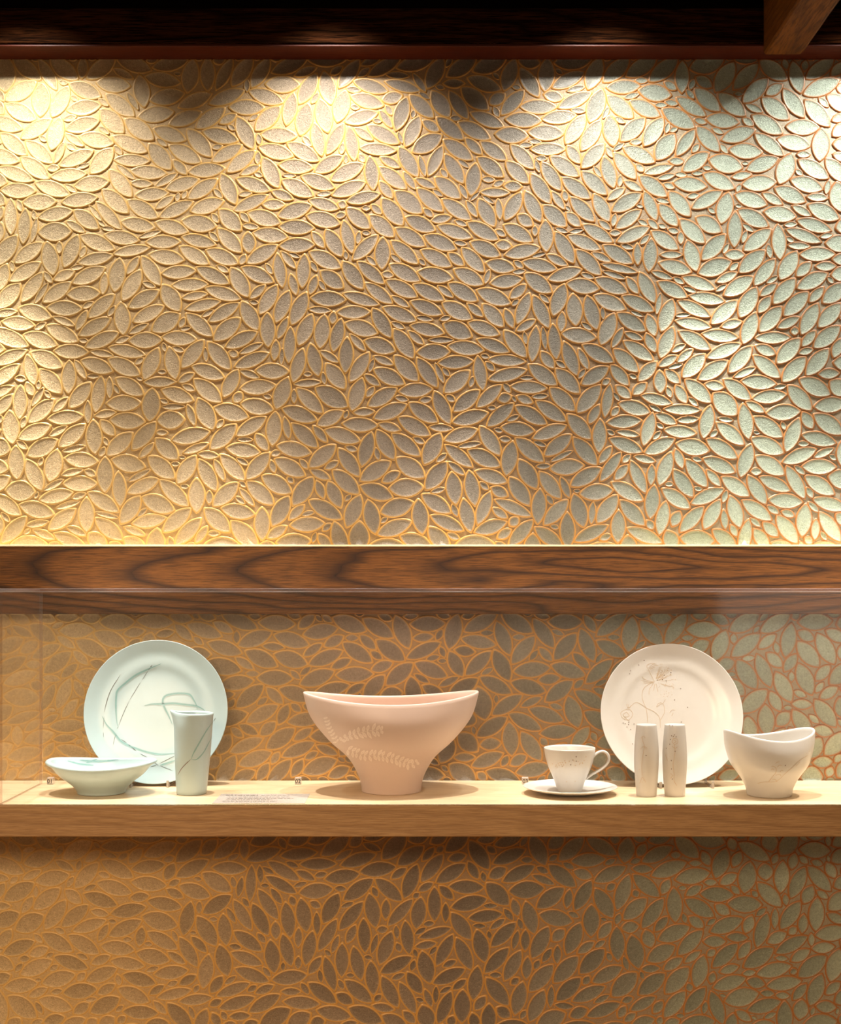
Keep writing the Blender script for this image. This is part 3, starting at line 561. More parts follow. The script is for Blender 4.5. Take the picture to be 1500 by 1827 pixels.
153,2258,31,58,62,1651,2454,149,66,59,33,2302,157,61,59,807,2753,119,70,63,996,2756,133,66,56,1706,2367,137,66,56,1511,2321,155,70,51,1141,2734,159,69,65,
228,2475,113,64,52,1897,2389,174,69,60,844,2437,172,65,57,1738,2711,158,64,55,322,2415,9,60,61,2180,2315,27,64,55,2182,2228,143,72,56,879,2659,157,68,51,
1065,2674,157,68,52,2765,2224,150,65,58,1334,2450,132,58,59,2983,2653,136,62,65,1650,2761,34,61,75,1707,2290,11,66,52,242,2589,177,69,52,1,2678,157,55,58,
1901,2746,169,66,59,1164,2624,176,61,59,3001,2404,140,59,67,2689,2502,140,65,65,1184,2460,166,69,52,1,2617,149,52,56,2212,2400,124,63,69,1626,2369,62,54,54,
140,2631,166,60,56,165,2324,155,59,48,1668,2648,42,50,67,-7,2210,17,55,64,2071,2631,130,52,50,2895,2773,0,43,82,-3,2742,133,46,56,2177,2644,165,55,62,
1545,2467,27,47,47,2903,2669,124,48,65,871,2770,156,48,53,2312,2332,165,63,50,3010,2526,66,45,72,1593,2679,119,52,62,250,2527,131,47,42,7,2544,146,49,62,
2674,2602,167,31,97,799,2655,123,46,57,2982,2268,27,45,47,2793,2565,135,36,51,1191,2288,152,42,43,1094,2217,140,40,44,2356,2205,2,45,51,1011,2549,117,43,44,
2936,2608,15,39,44,796,2238,28,43,39,2198,2764,27,42,62,3011,2746,133,39,61,980,2482,45,45,42,1658,2323,7,40,41,1749,2654,174,41,48,2736,2289,142,43,41,
109,2748,149,54,47,159,2200,21,47,48,305,2531,145,44,51,3014,2224,170,34,61,1363,2378,161,44,43,2137,2710,162,37,67,1116,2319,146,43,37,1849,2712,151,37,44,
887,2603,28,42,37,1217,2368,155,42,38,2567,2210,27,39,43,1657,2702,0,41,36,1601,2432,155,42,30,1397,2477,174,42,57,956,2600,140,40,47,174,2676,126,37,35,
2819,2365,126,41,43,1061,2741,123,41,41,872,2367,33,42,35,647,2203,8,45,46,-15,2486,109,45,44,2860,2513,3,40,38,232,2634,175,47,35,2626,2453,44,43,51,
283,2458,60,39,37,1268,2458,151,41,35,2934,2719,177,39,44,106,2309,151,42,46,2765,2502,61,43,45,1167,2676,23,45,37,2104,2224,56,40,39,2590,2370,163,35,52,
2497,2307,151,41,52,975,2308,5,43,34,938,2755,123,42,42,1312,2291,42,41,40,1668,2564,111,32,67,1510,2274,174,40,36,63,2625,88,39,45,72,2207,22,42,46,
80,2253,28,44,35,2762,2355,42,40,45,2935,2401,134,40,44,479,2257,172,42,41,2073,2358,44,44,40,1209,2756,156,45,47,1081,2620,148,43,38,654,2256,43,46,42,
240,2200,1,44,43,248,2393,140,42,38,288,2347,44,40,36,118,2588,145,38,35,1895,2504,156,44,33,2956,2472,148,41,43,1946,2335,46,37,35,2601,2766,164,43,47,
1959,2423,173,43,42,235,2291,35,42,34,2874,2268,27,36,43,184,2421,9,36,29,326,2203,178,38,47,324,2660,53,46,40,531,2287,110,33,52,3007,2329,87,34,47,
2436,2312,148,32,46,352,2371,17,36,39,589,2261,169,37,34,2145,2467,19,35,30,120,2371,0,32,36,762,2720,138,33,47,41,2765,135,33,40,179,2566,151,37,31,
132,2446,23,28,41,2496,2196,2,31,38,1,2350,158,31,22,-1,2264,143,30,37,1984,2521,17,27,26,1056,2525,37,26,31,1100,2522,16,22,31,982,2704,125,28,33,
1940,2647,49,21,31,748,2783,66,28,37,901,2404,2,26,25,1850,2273,178,25,24,2064,2441,138,25,29,2144,2436,155,26,20,845,2613,39,30,33,2287,2193,6,29,31,
936,2502,146,25,26,1343,2338,34,27,29,1111,2695,152,29,30,2903,2566,40,25,26,2145,2199,166,30,30,1582,2195,13,28,31,1545,2347,167,26,23,1375,2202,20,28,31,
1670,2196,169,26,30,1934,2197,11,30,30,1090,2394,143,26,23,1049,2195,18,27,31,1255,2276,0,26,27,480,2294,152,28,30,1719,2770,39,24,35,1904,2338,129,25,23,
1053,2408,42,25,23,1504,2421,30,32,26,2189,2274,1,25,24,2853,2476,23,26,27,1737,2258,178,25,23,844,2274,90,25,28,2989,2706,131,21,29,59,2729,2,27,21,
2770,2312,75,23,25,2137,2348,125,23,20,811,2480,171,28,30,2669,2349,173,24,23,1567,2265,120,24,27,2284,2302,139,25,22,-8,2427,146,20,35,328,2470,31,27,31,
1801,2715,121,25,30,1466,2198,175,28,28,2959,2754,114,22,35,1738,2395,151,25,22,2923,2453,128,25,27,910,2199,5,24,29,2609,2194,0,24,30,206,2232,158,25,24,
2617,2279,90,20,28,2823,2415,90,20,25,2838,2198,159,19,34,2452,2276,0,24,24,2118,2628,61,20,28,2725,2202,137,24,24,2974,2194,5,25,26,1167,2207,34,24,27,
1989,2257,22,25,22,2397,2305,158,21,19,707,2287,41,23,26,825,2510,124,21,26,401,2329,32,18,30,386,2702,91,66,68,3042,2462,9,50,55,3066,2302,79,66,68,
378,2598,13,66,68,1250,2646,126,66,68,2634,2646,21,42,46,3066,2574,112,58,64,-246,2766,9,58,64,2738,2766,13,58,64,2258,2606,36,66,68,1986,2686,135,50,55,
1530,2766,2,58,64,-70,2470,95,66,68,2202,2534,2,42,46,3138,2318,77,66,68,3114,2494,88,50,55,-62,2342,87,66,68,738,2542,123,50,55,2082,2766,3,58,64,
1482,2710,142,66,64,546,2766,13,58,64,1450,2550,29,66,68,3194,2766,13,58,64,3082,2758,145,58,64,2290,2542,33,66,68,3322,2766,7,58,64,2618,2702,3,66,68,
2282,2422,114,66,68,1322,2766,10,58,64,2354,2414,78,66,64,2266,2758,49,50,55,-134,2310,73,66,68,218,2734,1,66,68,690,2494,104,66,68,3122,2398,30,50,55,
1346,2702,16,66,68,682,2606,22,66,68,1466,2638,144,66,68,2258,2686,10,66,68,2338,2766,26,42,46,-62,2614,92,42,46,3386,2734,42,50,55,586,2566,80,66,68,
2818,2750,60,50,55,2562,2438,53,50,55,2538,2734,10,50,55,-94,2766,12,58,64,1554,2622,105,58,64,690,2766,148,50,55,2538,2502,11,66,67,-110,2550,68,58,64,
1378,2582,24,66,68,2474,2766,8,50,55,322,2750,48,50,55,546,2342,144,50,55,-230,2702,1,66,66,2546,2662,129,50,55,562,2406,146,66,68,3250,2718,8,50,55,
474,2630,85,66,68,-326,2718,92,58,64,2426,2414,60,66,68,706,2334,2,50,55,1570,2526,14,50,55,-158,2214,161,66,64,466,2526,1,66,68,2554,2598,6,42,46,
3202,2366,94,66,65,3274,2366,61,66,68,3130,2686,9,66,68,642,2422,91,66,68,722,2678,141,58,64,-230,2630,15,66,68,642,2670,72,58,64,1202,2518,167,66,68,
-78,2222,85,42,46,-262,2558,16,66,68,3338,2438,117,66,68,1282,2542,133,58,64,3298,2286,6,66,68,3314,2694,44,42,46,3394,2606,16,66,68,2354,2710,60,50,55,
-166,2502,113,50,55,474,2422,103,66,68,3178,2510,83,66,68,3234,2446,107,50,55,3210,2654,16,58,64,2770,2646,121,58,64,3138,2222,18,66,68,3362,2518,114,66,68,
2826,2686,57,42,46,1978,2766,129,42,46,2410,2678,37,66,68,2362,2518,41,66,65,3138,2606,155,58,64,3282,2630,23,50,55,-222,2478,133,58,64,3234,2246,142,42,46,
-134,2670,78,66,68,562,2702,15,66,66,3234,2574,132,50,55,410,2470,111,50,55,2450,2550,66,66,68,-358,2646,114,50,55,-398,2766,10,58,64,-246,2406,4,66,68,
450,2766,0,42,46,3330,2222,4,66,68,2474,2646,47,50,55,-238,2334,8,66,68,-358,2518,93,66,68,626,2310,4,42,46,-358,2414,22,66,68,450,2342,138,42,46,
-350,2342,17,66,68,-294,2246,8,66,68,2386,2598,8,50,55,-134,2414,67,58,64,2602,2558,12,42,46,2482,2366,1,50,55,538,2486,7,42,46,746,2438,52,50,55,
3274,2502,17,42,46,1618,2582,34,34,37,2050,2702,143,50,55,2218,2478,3,34,37,3306,2566,56,34,37,-294,2470,126,42,46,626,2758,107,42,46,1330,2630,46,50,55,
538,2622,58,50,55,610,2494,35,42,46,450,2710,29,34,37,-358,2206,143,34,37,2498,2438,121,42,46,1410,2774,20,34,37,-166,2582,94,42,46,2706,2686,50,42,46,
2330,2622,59,34,37,362,2526,71,34,37,1394,2654,81,34,37,1354,2510,32,34,37,410,2398,12,34,37,-198,2278,47,34,37,1274,2710,25,28,31,1642,2518,0,34,37,
2402,2774,31,34,37,3034,2686,2,34,37,754,2606,33,28,31,2762,2710,136,28,31,2666,2774,46,34,37,2514,2558,11,28,31,3066,2646,0,34,37,-182,2750,18,28,31,
-238,2206,167,34,37,1218,2582,38,34,37,-302,2638,29,28,31,154,2774,166,34,37,3002,2582,46,22,24,-78,2710,61,34,37,2402,2478,80,34,37,-358,2278,175,34,37,
738,2198,16,34,37,3210,2198,1,34,37,3066,2414,65,34,37,2834,2630,60,42,46,-46,2262,82,28,31,3330,2350,36,28,31,1522,2558,72,34,37,2490,2702,16,22,24,
786,2510,33,22,24,-302,2302,103,22,24,-54,2542,118,28,31,-158,2782,10,28,31,266,2782,16,28,31,1082,2782,6,28,31,1258,2782,22,28,31,-326,2582,79,28,31,
530,2566,13,22,24,3066,2510,8,22,24,690,2382,50,34,37,642,2550,18,28,31,3186,2286,12,28,31,1418,2702,25,22,24,3050,2198,27,22,24,2378,2342,112,28,31,
2618,2502,38,28,31,586,2654,63,22,24,-78,2670,12,22,24,1170,2574,120,22,24,2194,2710,38,28,31,586,2454,163,22,24,-94,2270,12,22,24,1466,2782,17,22,24,
2018,2782,4,16,18,610,2350,14,28,31,2682,2734,116,22,24,3282,2438,45,22,24,498,2326,98,28,31,3130,2782,165,22,24,-310,2782,13,16,18,2298,2486,81,22,24,
2498,2606,66,22,24,-174,2366,76,16,18,2106,2662,22,22,24,2626,2598,46,22,24,362,2470,62,22,24,1546,2718,25,22,24,498,2726,107,22,24,426,2654,46,28,31,
-398,2198,56,22,24,1130,2510,79,22,24,3346,2646,91,22,24,2426,2742,3,16,18,402,2782,26,22,24,2538,2782,130,22,24,194,2782,0,16,18,-102,2614,4,16,18,
3138,2550,17,22,24,3146,2446,169,22,24,2538,2382,145,22,24,1578,2326,67,22,24,-278,2198,73,16,18,-310,2190,14,16,18,482,2190,9,16,18,1282,2190,3,16,18,
3258,2190,3,16,18,3362,2310,106,16,18,2322,2462,14,16,18,3098,2438,92,16,18,1882,2190,0,16,18,-286,2670,167,22,24,2810,2526,3,16,18,370,2782,45,16,18,
402,2550,8,22,24,2178,2494,4,22,24,1154,2782,14,22,24,2714,2630,56,16,18,2314,2726,11,16,18,1602,2622,28,16,18,1138,2206,45,16,18,1594,2782,6,16,18,
1586,2742,40,16,18,-150,2734,8,16,18,434,2574,2,22,24,3066,2710,164,22,24,-294,2598,10,16,18,-118,2246,179,22,24,2610,2406,4,16,18,578,2294,9,16,18,
2458,2486,23,16,18,1578,2358,1,16,18,-118,2486,21,16,18,3066,2222,8,16,18,2962,2782,1,16,18,2154,2758,69,12,13,2402,2190,28,16,18,226,2782,7,16,18,
2866,2726,101,22,24,1266,2742,145,16,18,1418,2734,64,16,18,-38,2406,81,16,18,3226,2526,107,22,24,2146,2782,81,16,18,1282,2486,97,16,18,690,2422,121,16,18,
34,2254,64,16,18,1306,2582,3,16,18,2314,2662,16,16,18,-238,2286,12,22,24,3226,2302,15,16,18,3178,2430,17,16,18,-398,2630,146,22,24,1242,2710,46,16,18,
282,2646,144,16,18,394,2366,7,16,18,1930,2782,136,22,24,338,2710,61,16,18,3114,2566,91,16,18,2546,2550,23,16,18,-46,2734,58,16,18,538,2542,142,16,18,
1770,2494,92,16,18,2698,2246,136,16,18,3386,2190,140,16,18,306,2614,16,16,18,778,2190,3,12,13,2426,2350,2,16,18,2474,2406,27,16,18,-206,2534,65,22,24,
3066,2374,39,16,18,-94,2638,11,16,18,3098,2254,1,16,18,1218,2710,28,16,18,3394,2558,65,16,18,-46,2662,7,16,18,2090,2718,81,16,18,738,2486,43,16,18,
-286,2510,163,22,24,3330,2614,20,16,18,3138,2734,62,12,13,2426,2630,95,16,18,186,2534,7,16,18,2474,2726,16,16,18,1690,2606,78,16,18,354,2646,13,16,18,
1378,2750,177,16,18,1522,2502,107,12,13,2602,2614,122,16,18,-102,2374,90,16,18,-30,2590,6,12,13,-30,2294,3,12,13,682,2726,5,16,18,698,2198,38,16,18,
938,2190,9,12,13,3362,2270,54,16,18,
    ],
    'l': [
738,3322,57,67,65,1520,3451,76,63,64,68,3182,151,66,64,1304,3622,23,69,65,735,3466,100,66,59,2019,3459,133,68,65,-7,3599,84,78,77,2922,3657,167,68,81,
641,3625,46,68,61,1775,3190,44,60,67,1927,3363,118,68,62,2227,3513,137,65,72,2112,3430,135,66,66,774,3148,32,65,64,205,3363,30,67,60,106,3293,153,60,71,
2325,3511,142,64,64,1774,3538,51,67,62,1920,3033,65,64,63,1406,3021,133,65,67,130,3452,156,66,59,80,3593,37,67,69,1279,3174,144,69,59,1465,3145,111,69,59,
1709,3050,56,66,62,419,3101,28,69,59,276,3033,149,64,66,1649,3590,92,63,64,187,3134,169,66,61,210,3493,165,65,61,798,3427,75,62,62,1493,3258,99,61,59,
299,3370,31,68,58,27,3090,24,68,59,2415,3498,132,66,67,546,3414,13,65,62,2046,3349,114,65,62,286,3536,173,65,61,141,3065,163,62,65,198,3264,126,68,59,
375,3587,154,62,64,168,3207,142,64,61,673,3037,139,64,61,1181,3241,117,64,62,1716,3375,76,64,61,668,3278,103,66,57,1376,3383,110,66,58,2109,3285,91,61,65,
309,3124,133,65,58,408,3168,17,69,57,2706,3417,148,67,64,1329,3249,79,66,59,1645,3304,54,63,60,1915,3589,115,66,59,447,3312,155,69,57,2222,3184,109,71,58,
1851,3562,104,65,59,2496,3466,104,63,62,2154,3222,59,65,63,1696,3508,98,65,58,1930,3490,132,68,63,2038,3029,137,65,60,929,3281,64,67,56,1278,3068,162,70,53,
2718,3319,107,68,56,531,3154,6,68,58,2202,3367,88,65,59,1655,3403,65,67,55,1196,3019,146,64,58,359,3211,19,67,56,1084,3265,80,65,60,1891,3274,75,64,60,
2028,3530,137,64,60,775,3227,148,64,59,570,3287,15,69,70,673,3397,59,66,53,1391,3539,63,66,55,1253,3268,130,69,53,1221,3128,171,67,57,972,3413,83,64,60,
1033,3488,172,67,57,2404,3330,157,65,62,2386,3101,159,71,59,1387,3175,40,66,56,2470,3126,169,67,62,198,3583,16,66,59,2744,3192,45,63,59,2665,3131,101,61,69,
2586,3409,137,66,57,2897,3448,144,66,67,1609,3116,148,66,57,571,3031,158,66,57,2591,3301,158,67,59,497,3494,15,65,56,2689,3038,29,67,56,254,3435,19,68,54,
268,3268,141,65,57,1279,3537,39,66,57,2005,3125,39,66,60,2967,3329,173,64,61,1013,3108,31,70,48,802,3317,84,61,55,2080,3195,119,65,56,420,3383,7,65,57,
1128,3179,173,65,61,982,3631,151,67,70,1028,3282,82,68,56,1586,3390,118,67,51,2656,3226,2,65,65,1150,3543,36,65,57,1964,3204,144,65,63,1674,3223,166,70,59,
1851,3117,154,68,55,2978,3444,106,64,66,2406,3229,87,66,60,2328,3259,126,70,57,2571,3080,110,61,64,2305,3160,40,65,57,1541,3097,128,67,54,2176,3119,155,67,56,
1454,3560,63,66,50,502,3612,3,67,54,22,3280,157,56,63,68,3381,158,64,55,362,3478,158,64,56,2819,3266,126,64,59,588,3226,11,67,55,459,3249,169,68,56,
1465,3053,144,61,59,1586,3595,112,66,52,1816,3055,156,67,54,1602,3483,156,67,54,1414,3443,153,67,54,2788,3129,95,61,59,2910,3532,111,64,61,2906,3033,4,59,62,
2266,3396,78,65,68,2495,3239,31,64,58,2524,2992,13,68,71,695,3180,19,63,59,1879,3175,175,67,68,2462,3363,135,66,58,899,3479,21,69,52,2153,3603,159,69,51,
2726,3589,164,66,55,1103,3383,102,66,54,2099,3069,176,66,54,2557,3595,70,66,54,1169,3336,120,69,50,1664,3165,2,66,54,1796,3335,136,66,54,1772,3427,134,66,54,
1550,3226,90,65,53,2485,3655,169,70,70,1076,3578,4,69,52,2450,3023,42,60,61,2265,3243,138,60,61,940,3049,161,68,51,530,3093,172,65,54,885,3358,35,65,55,
957,3227,57,68,51,1275,3437,77,65,53,2912,3262,93,64,60,580,3356,29,66,55,2146,3020,29,65,55,1829,3445,119,65,55,611,3470,173,65,54,1453,3345,83,64,51,
2344,3048,154,65,55,1328,3490,85,65,54,2602,3507,163,65,56,2823,3371,152,68,52,1220,3426,91,64,53,1191,3616,11,66,58,2845,3149,115,65,57,866,3265,60,66,49,
2358,3402,152,60,64,2166,3477,153,64,57,944,3580,151,67,55,2406,3583,129,64,58,1983,3276,12,65,63,455,3438,9,66,51,2557,3191,3,64,59,2922,3135,47,64,56,
1428,3256,133,69,48,1520,3629,72,49,68,832,3531,159,68,46,819,3098,2,66,52,2479,3569,129,63,56,686,3099,153,69,57,75,3516,173,64,57,1066,3047,174,69,50,
2760,3461,166,68,56,1743,3634,92,57,58,2796,3509,171,67,54,477,3550,23,65,59,426,3017,177,69,52,1003,3157,29,67,46,1630,3005,142,56,58,1300,3338,87,65,51,
2645,3558,166,66,70,1552,3329,163,64,40,1177,3474,74,67,48,806,3029,141,60,52,319,3303,162,67,49,1409,3648,29,56,59,2100,3546,156,68,53,2812,3013,129,52,66,
2992,3215,141,52,66,1348,3102,172,69,58,846,3579,163,71,51,1024,3390,75,63,52,2799,3632,90,65,61,2234,3033,99,50,65,1732,3269,173,65,50,1135,3083,179,69,48,
2294,3581,152,55,45,1479,3507,56,50,51,622,3546,167,67,44,880,3420,21,64,50,895,3152,93,69,43,698,3567,173,64,44,9,3436,27,49,56,1966,3638,156,60,70,
1813,2999,162,57,48,720,3643,113,50,52,1066,3641,150,52,65,944,2990,159,58,58,79,2986,24,56,57,2745,3004,71,39,63,263,3650,162,49,47,2608,3654,103,43,49,
747,3022,136,42,48,773,3513,126,41,45,1067,2991,155,47,57,2294,3648,164,47,50,559,3658,171,49,57,2997,3055,149,41,57,528,2988,178,63,44,1826,3657,178,58,44,
382,3650,146,37,57,2185,3666,172,56,45,2856,3602,99,40,59,1142,2992,163,47,44,194,3639,166,42,47,2946,3592,4,40,47,368,2982,175,62,38,1124,3445,126,42,39,
3010,3558,148,41,58,6,3492,160,38,47,1494,2983,160,43,58,2061,3658,177,63,38,54,3038,63,47,46,1519,3372,170,42,34,1528,3561,68,37,30,1688,3105,60,40,39,
2730,3110,86,34,59,291,3598,146,37,43,872,3028,92,40,39,856,3626,177,42,36,2248,3308,172,35,46,380,3530,152,40,40,2064,3614,157,38,48,1984,3004,140,40,54,
498,3201,173,39,40,262,3199,40,41,48,1592,3185,45,38,39,-2,3181,123,39,41,1880,3454,94,44,41,136,3541,155,41,37,139,3396,159,40,43,2629,3344,3,42,38,
2158,3320,128,41,44,2247,3630,144,29,32,1229,3563,29,38,45,2982,3276,27,38,39,360,3425,158,41,39,51,3658,132,36,58,1713,3579,129,35,40,1253,3333,116,40,37,
3005,3149,153,38,54,711,3370,46,43,38,670,3497,152,39,39,2313,3349,70,37,52,160,3006,35,41,41,98,3229,125,39,37,2696,3506,12,37,45,630,3418,34,42,35,
2882,3192,118,39,50,1519,3165,152,34,34,1992,3337,137,33,45,2855,3409,149,43,44,2601,3458,163,39,37,2852,3539,130,41,40,1839,3238,74,36,38,984,3320,88,36,40,
231,3089,29,42,35,114,3122,155,41,34,1631,3059,166,36,39,2401,3439,148,44,42,2670,3298,112,37,45,1091,3124,27,41,35,502,3342,99,39,41,2771,3346,153,42,47,
2719,3659,169,45,44,2971,3526,141,37,41,235,2992,168,49,39,2655,3390,124,41,42,2090,3381,146,40,38,1460,3629,45,34,37,2864,3296,96,38,40,2549,3359,0,44,46,
2936,3381,175,45,44,1367,3595,10,44,36,2483,3290,35,36,43,2359,3297,132,39,38,3000,2998,150,40,51,2963,3105,60,35,42,986,3197,55,38,31,18,3349,125,43,48,
2079,3119,18,39,44,944,3530,158,40,36,560,3532,149,35,34,2474,3178,149,37,38,2628,3066,118,34,41,2374,3164,118,34,40,-4,3026,30,34,58,1874,3355,92,42,38,
5,3233,2,38,33,2652,3624,34,36,37,2829,3073,103,33,40,624,3188,27,38,38,1939,3139,23,47,33,2352,2993,172,44,45,1775,3115,152,39,48,1340,2982,165,46,39,
1988,3406,92,37,34,771,3638,58,32,38,2764,3277,92,40,31,1796,3612,35,33,46,483,3054,131,39,44,356,3257,12,37,34,2577,3245,33,34,44,1423,3116,145,37,35,
2470,3414,145,39,32,1965,3556,93,42,30,1528,3047,131,36,34,2292,3100,2,41,37,1377,3245,92,40,37,1038,3538,0,39,32,1590,3256,90,38,31,606,3111,117,38,46,
2598,3137,151,39,43,331,3055,144,38,39,1327,3022,23,37,31,857,3165,102,40,29,2517,3063,62,32,39,893,3659,156,35,47,1225,3051,148,39,28,2027,3207,100,38,36,
2288,3033,123,30,40,1839,3354,105,38,29,369,3328,119,39,35,2321,3456,178,37,34,1566,2992,152,37,45,2012,3589,6,37,29,1196,3369,111,36,27,3,3132,8,34,32,
1639,3513,144,34,33,1131,3295,88,44,31,1692,3644,76,35,44,1951,3409,124,33,31,1336,3368,107,39,26,1133,3647,171,30,46,571,3595,45,36,31,1737,2993,172,39,39,
929,3120,86,34,27,1555,3549,92,33,24,825,3266,60,33,25,2396,3651,160,34,44,1610,3643,114,24,38,2908,2981,4,38,39,1065,3345,92,39,34,1270,3000,139,31,44,
2347,3593,128,31,38,328,3651,143,27,43,1500,3322,149,25,21,2611,3012,69,27,40,1244,3655,167,36,33,1064,3435,93,26,29,1775,3297,145,35,29,1473,3445,108,23,25,
1088,3527,56,27,27,770,3578,156,28,33,2238,3567,162,24,30,933,3347,51,25,27,2219,3610,122,28,35,2514,3595,101,25,26,2147,3564,153,33,25,251,3147,123,25,26,
372,3122,18,25,27,137,3348,45,24,25,2933,3192,34,27,29,2410,3051,0,22,30,322,3167,158,26,23,684,3613,68,26,22,1043,3085,22,26,23,1421,3484,158,28,26,
1752,3031,38,23,30,1869,3002,125,23,24,1415,3326,85,26,23,832,3058,155,25,23,68,3452,133,22,23,1880,3068,0,24,27,2232,3437,73,29,24,2179,3165,144,23,32,
1837,3501,144,21,30,140,3596,61,26,24,840,3378,11,25,25,290,3485,135,24,33,2028,3089,27,25,25,1935,3104,27,26,28,1768,3479,3,24,24,2714,3254,143,25,25,
1814,3263,53,29,28,393,3051,18,28,22,1749,3232,0,27,21,624,3340,66,23,21,295,3413,24,24,23,1338,3182,63,22,26,822,3497,146,27,23,1239,3229,158,26,20,
3008,3636,120,24,39,193,3453,149,21,25,2194,2994,0,23,39,1364,3317,174,24,32,2737,3544,3,28,29,2791,3552,3,28,29,2894,3353,90,25,27,616,3509,162,23,24,
1569,3030,145,19,28,50,3140,144,21,25,544,3458,163,26,22,1072,3156,163,26,21,2046,3264,25,23,24,602,3065,164,23,30,957,3106,29,25,20,1589,3532,151,25,20,
2540,3489,107,24,34,103,3032,167,24,25,833,3148,77,23,24,1545,3392,131,21,19,439,3056,151,23,27,1008,3008,61,25,30,2672,3471,171,26,26,1143,3483,81,25,21,
2787,3419,6,25,22,2092,3498,128,22,32,649,2995,177,24,33,2827,3321,137,22,34,214,3321,27,22,24,1125,3228,27,25,32,1217,3513,63,21,23,1422,3380,68,20,27,
800,3624,60,20,26,132,3649,156,26,28,2747,3623,156,25,22,1604,3438,156,29,28,1145,3121,168,25,26,214,3035,114,23,27,622,3150,156,25,29,1485,3195,146,16,23,
952,3468,51,24,22,434,3638,144,22,33,1973,3061,144,21,25,129,3181,93,23,22,88,3421,173,22,28,2480,3080,0,25,25,2140,3368,148,25,24,2623,3175,45,24,28,
2914,3079,17,24,28,1866,3620,123,20,24,423,3496,77,23,28,2764,3065,115,23,30,1725,3129,76,20,24,2866,3068,38,22,28,2537,3400,142,22,31,1215,3171,6,23,25,
1044,3215,71,22,30,1856,3297,71,22,22,2534,3148,0,26,28,2802,3210,83,23,27,711,3238,93,25,25,1710,3304,3,25,20,1915,3442,117,21,27,2537,3289,144,21,22,
877,3220,54,21,22,2204,3279,111,24,28,2173,3414,67,19,24,701,3528,127,18,23,2459,3523,70,19,30,2268,3188,153,17,32,326,3566,174,22,18,2692,3189,45,17,24,
900,3527,148,22,25,427,3599,143,19,22,1348,3561,138,20,27,2176,3075,155,24,24,203,3538,169,23,25,2353,3642,108,19,29,455,3352,0,19,20,2441,3276,74,20,22,
2830,3466,68,15,31,2666,3960,6,50,55,602,3712,150,66,68,1914,3696,20,50,55,3034,3384,38,50,55,1754,3728,15,66,68,1698,3776,29,66,64,3050,3256,95,58,64,
242,3960,4,50,55,3082,3528,44,66,68,-54,3200,60,42,46,2474,3960,2,50,55,666,3752,114,66,68,2218,3720,9,66,68,1322,3696,3,66,68,1178,3688,1,50,55,
3114,3272,94,66,65,506,3960,13,50,55,762,3696,158,50,55,1850,3960,17,50,55,3066,3656,74,66,68,3162,3528,62,66,67,1394,3736,121,50,55,-62,3664,48,66,68,
3178,3320,75,66,68,1146,3752,7,66,68,-70,3424,66,66,68,-46,3960,1,50,55,1394,3808,159,58,64,1122,3960,2,50,55,826,3712,110,50,55,3362,3960,4,50,55,
1778,3840,119,66,68,1330,3768,112,42,46,1482,3784,50,66,66,1618,3712,121,66,68,3122,3728,112,66,68,2,3904,11,66,68,690,3960,12,50,55,3074,3128,76,66,68,
330,3952,29,58,64,402,3720,4,66,68,338,3880,2,66,68,3130,3616,28,58,64,3218,3632,89,66,68,-86,3256,9,66,68,234,3872,104,66,68,1618,3800,10,58,64,
2002,3704,20,50,55,418,3944,33,50,55,834,3960,0,50,55,1490,3960,11,50,55,962,3960,15,50,55,874,3904,16,66,67,-78,3544,83,66,68,-150,3536,71,66,68,
1738,3960,16,50,55,2882,3736,14,66,68,1834,3712,25,42,46,1234,3728,7,42,46,3162,3448,9,50,55,514,3760,48,66,67,3250,3304,48,66,68,2082,3960,12,50,55,
3178,3776,107,66,68,2658,3896,9,66,68,-102,3720,37,66,66,3050,3768,66,66,68,-14,3760,128,66,68,2554,3696,14,42,46,3010,3832,23,66,67,1946,3960,17,50,55,
2922,3960,3,50,55,1538,3720,110,58,64,-166,3752,39,66,67,1954,3896,7,66,68,-46,3344,60,50,55,34,3816,134,66,68,234,3712,16,66,68,130,3704,26,58,64,
3250,3752,76,66,67,882,3832,10,66,68,1298,3960,9,50,55,314,3808,8,66,68,2170,3960,27,50,55,66,3960,16,50,55,-246,3760,47,66,68,730,3776,131,58,64,
218,3784,141,50,55,410,3832,69,50,55,-230,3960,15,50,55,2346,3696,2,58,64,546,3840,11,50,55,1050,3928,108,66,68,938,3704,1,58,64,1002,3872,108,66,66,
2514,3744,7,66,67,2874,3808,14,66,68,1282,3824,35,66,68,-222,3536,65,66,68,82,3880,76,50,55,2778,3768,76,66,68,1258,3888,20,66,64,778,3904,97,58,64,
1946,3824,5,66,68,-198,3448,167,66,68,3234,3424,34,58,64,3290,3640,77,66,68,-142,3648,31,42,46,2810,3960,4,50,55,2970,3888,18,66,66,130,3776,46,58,64,
-62,3032,69,50,55,-270,3592,28,66,68,1450,3904,149,66,65,2202,3792,11,66,68,-158,3376,44,66,68,-78,3840,15,66,68,-182,3912,20,66,68,3226,3496,17,50,55,
-278,3896,106,58,64,3066,3896,140,50,55,2274,3840,113,50,55,2506,3896,5,66,68,474,3896,174,58,64,994,3792,1,42,46,-326,3760,49,66,68,1066,3808,91,58,64,
626,3864,92,58,64,2722,3816,46,66,68,2850,3872,18,66,66,1610,3960,17,50,55,-302,3512,132,58,64,2378,3960,11,50,55,2370,3760,2,66,65,2554,3832,1,66,68,
1034,3712,33,50,55,2586,3936,3,42,46,2346,3896,14,66,68,3050,3448,31,42,46,-238,3312,92,66,68,3130,3960,9,50,55,1378,3880,142,50,55,-62,3112,62,50,55,
-134,3104,52,66,68,-206,3120,47,66,68,2074,3752,110,66,68,2122,3904,2,50,55,3346,3584,32,66,68,1858,3864,92,66,68,-270,3664,6,66,65,-286,3056,91,66,68,
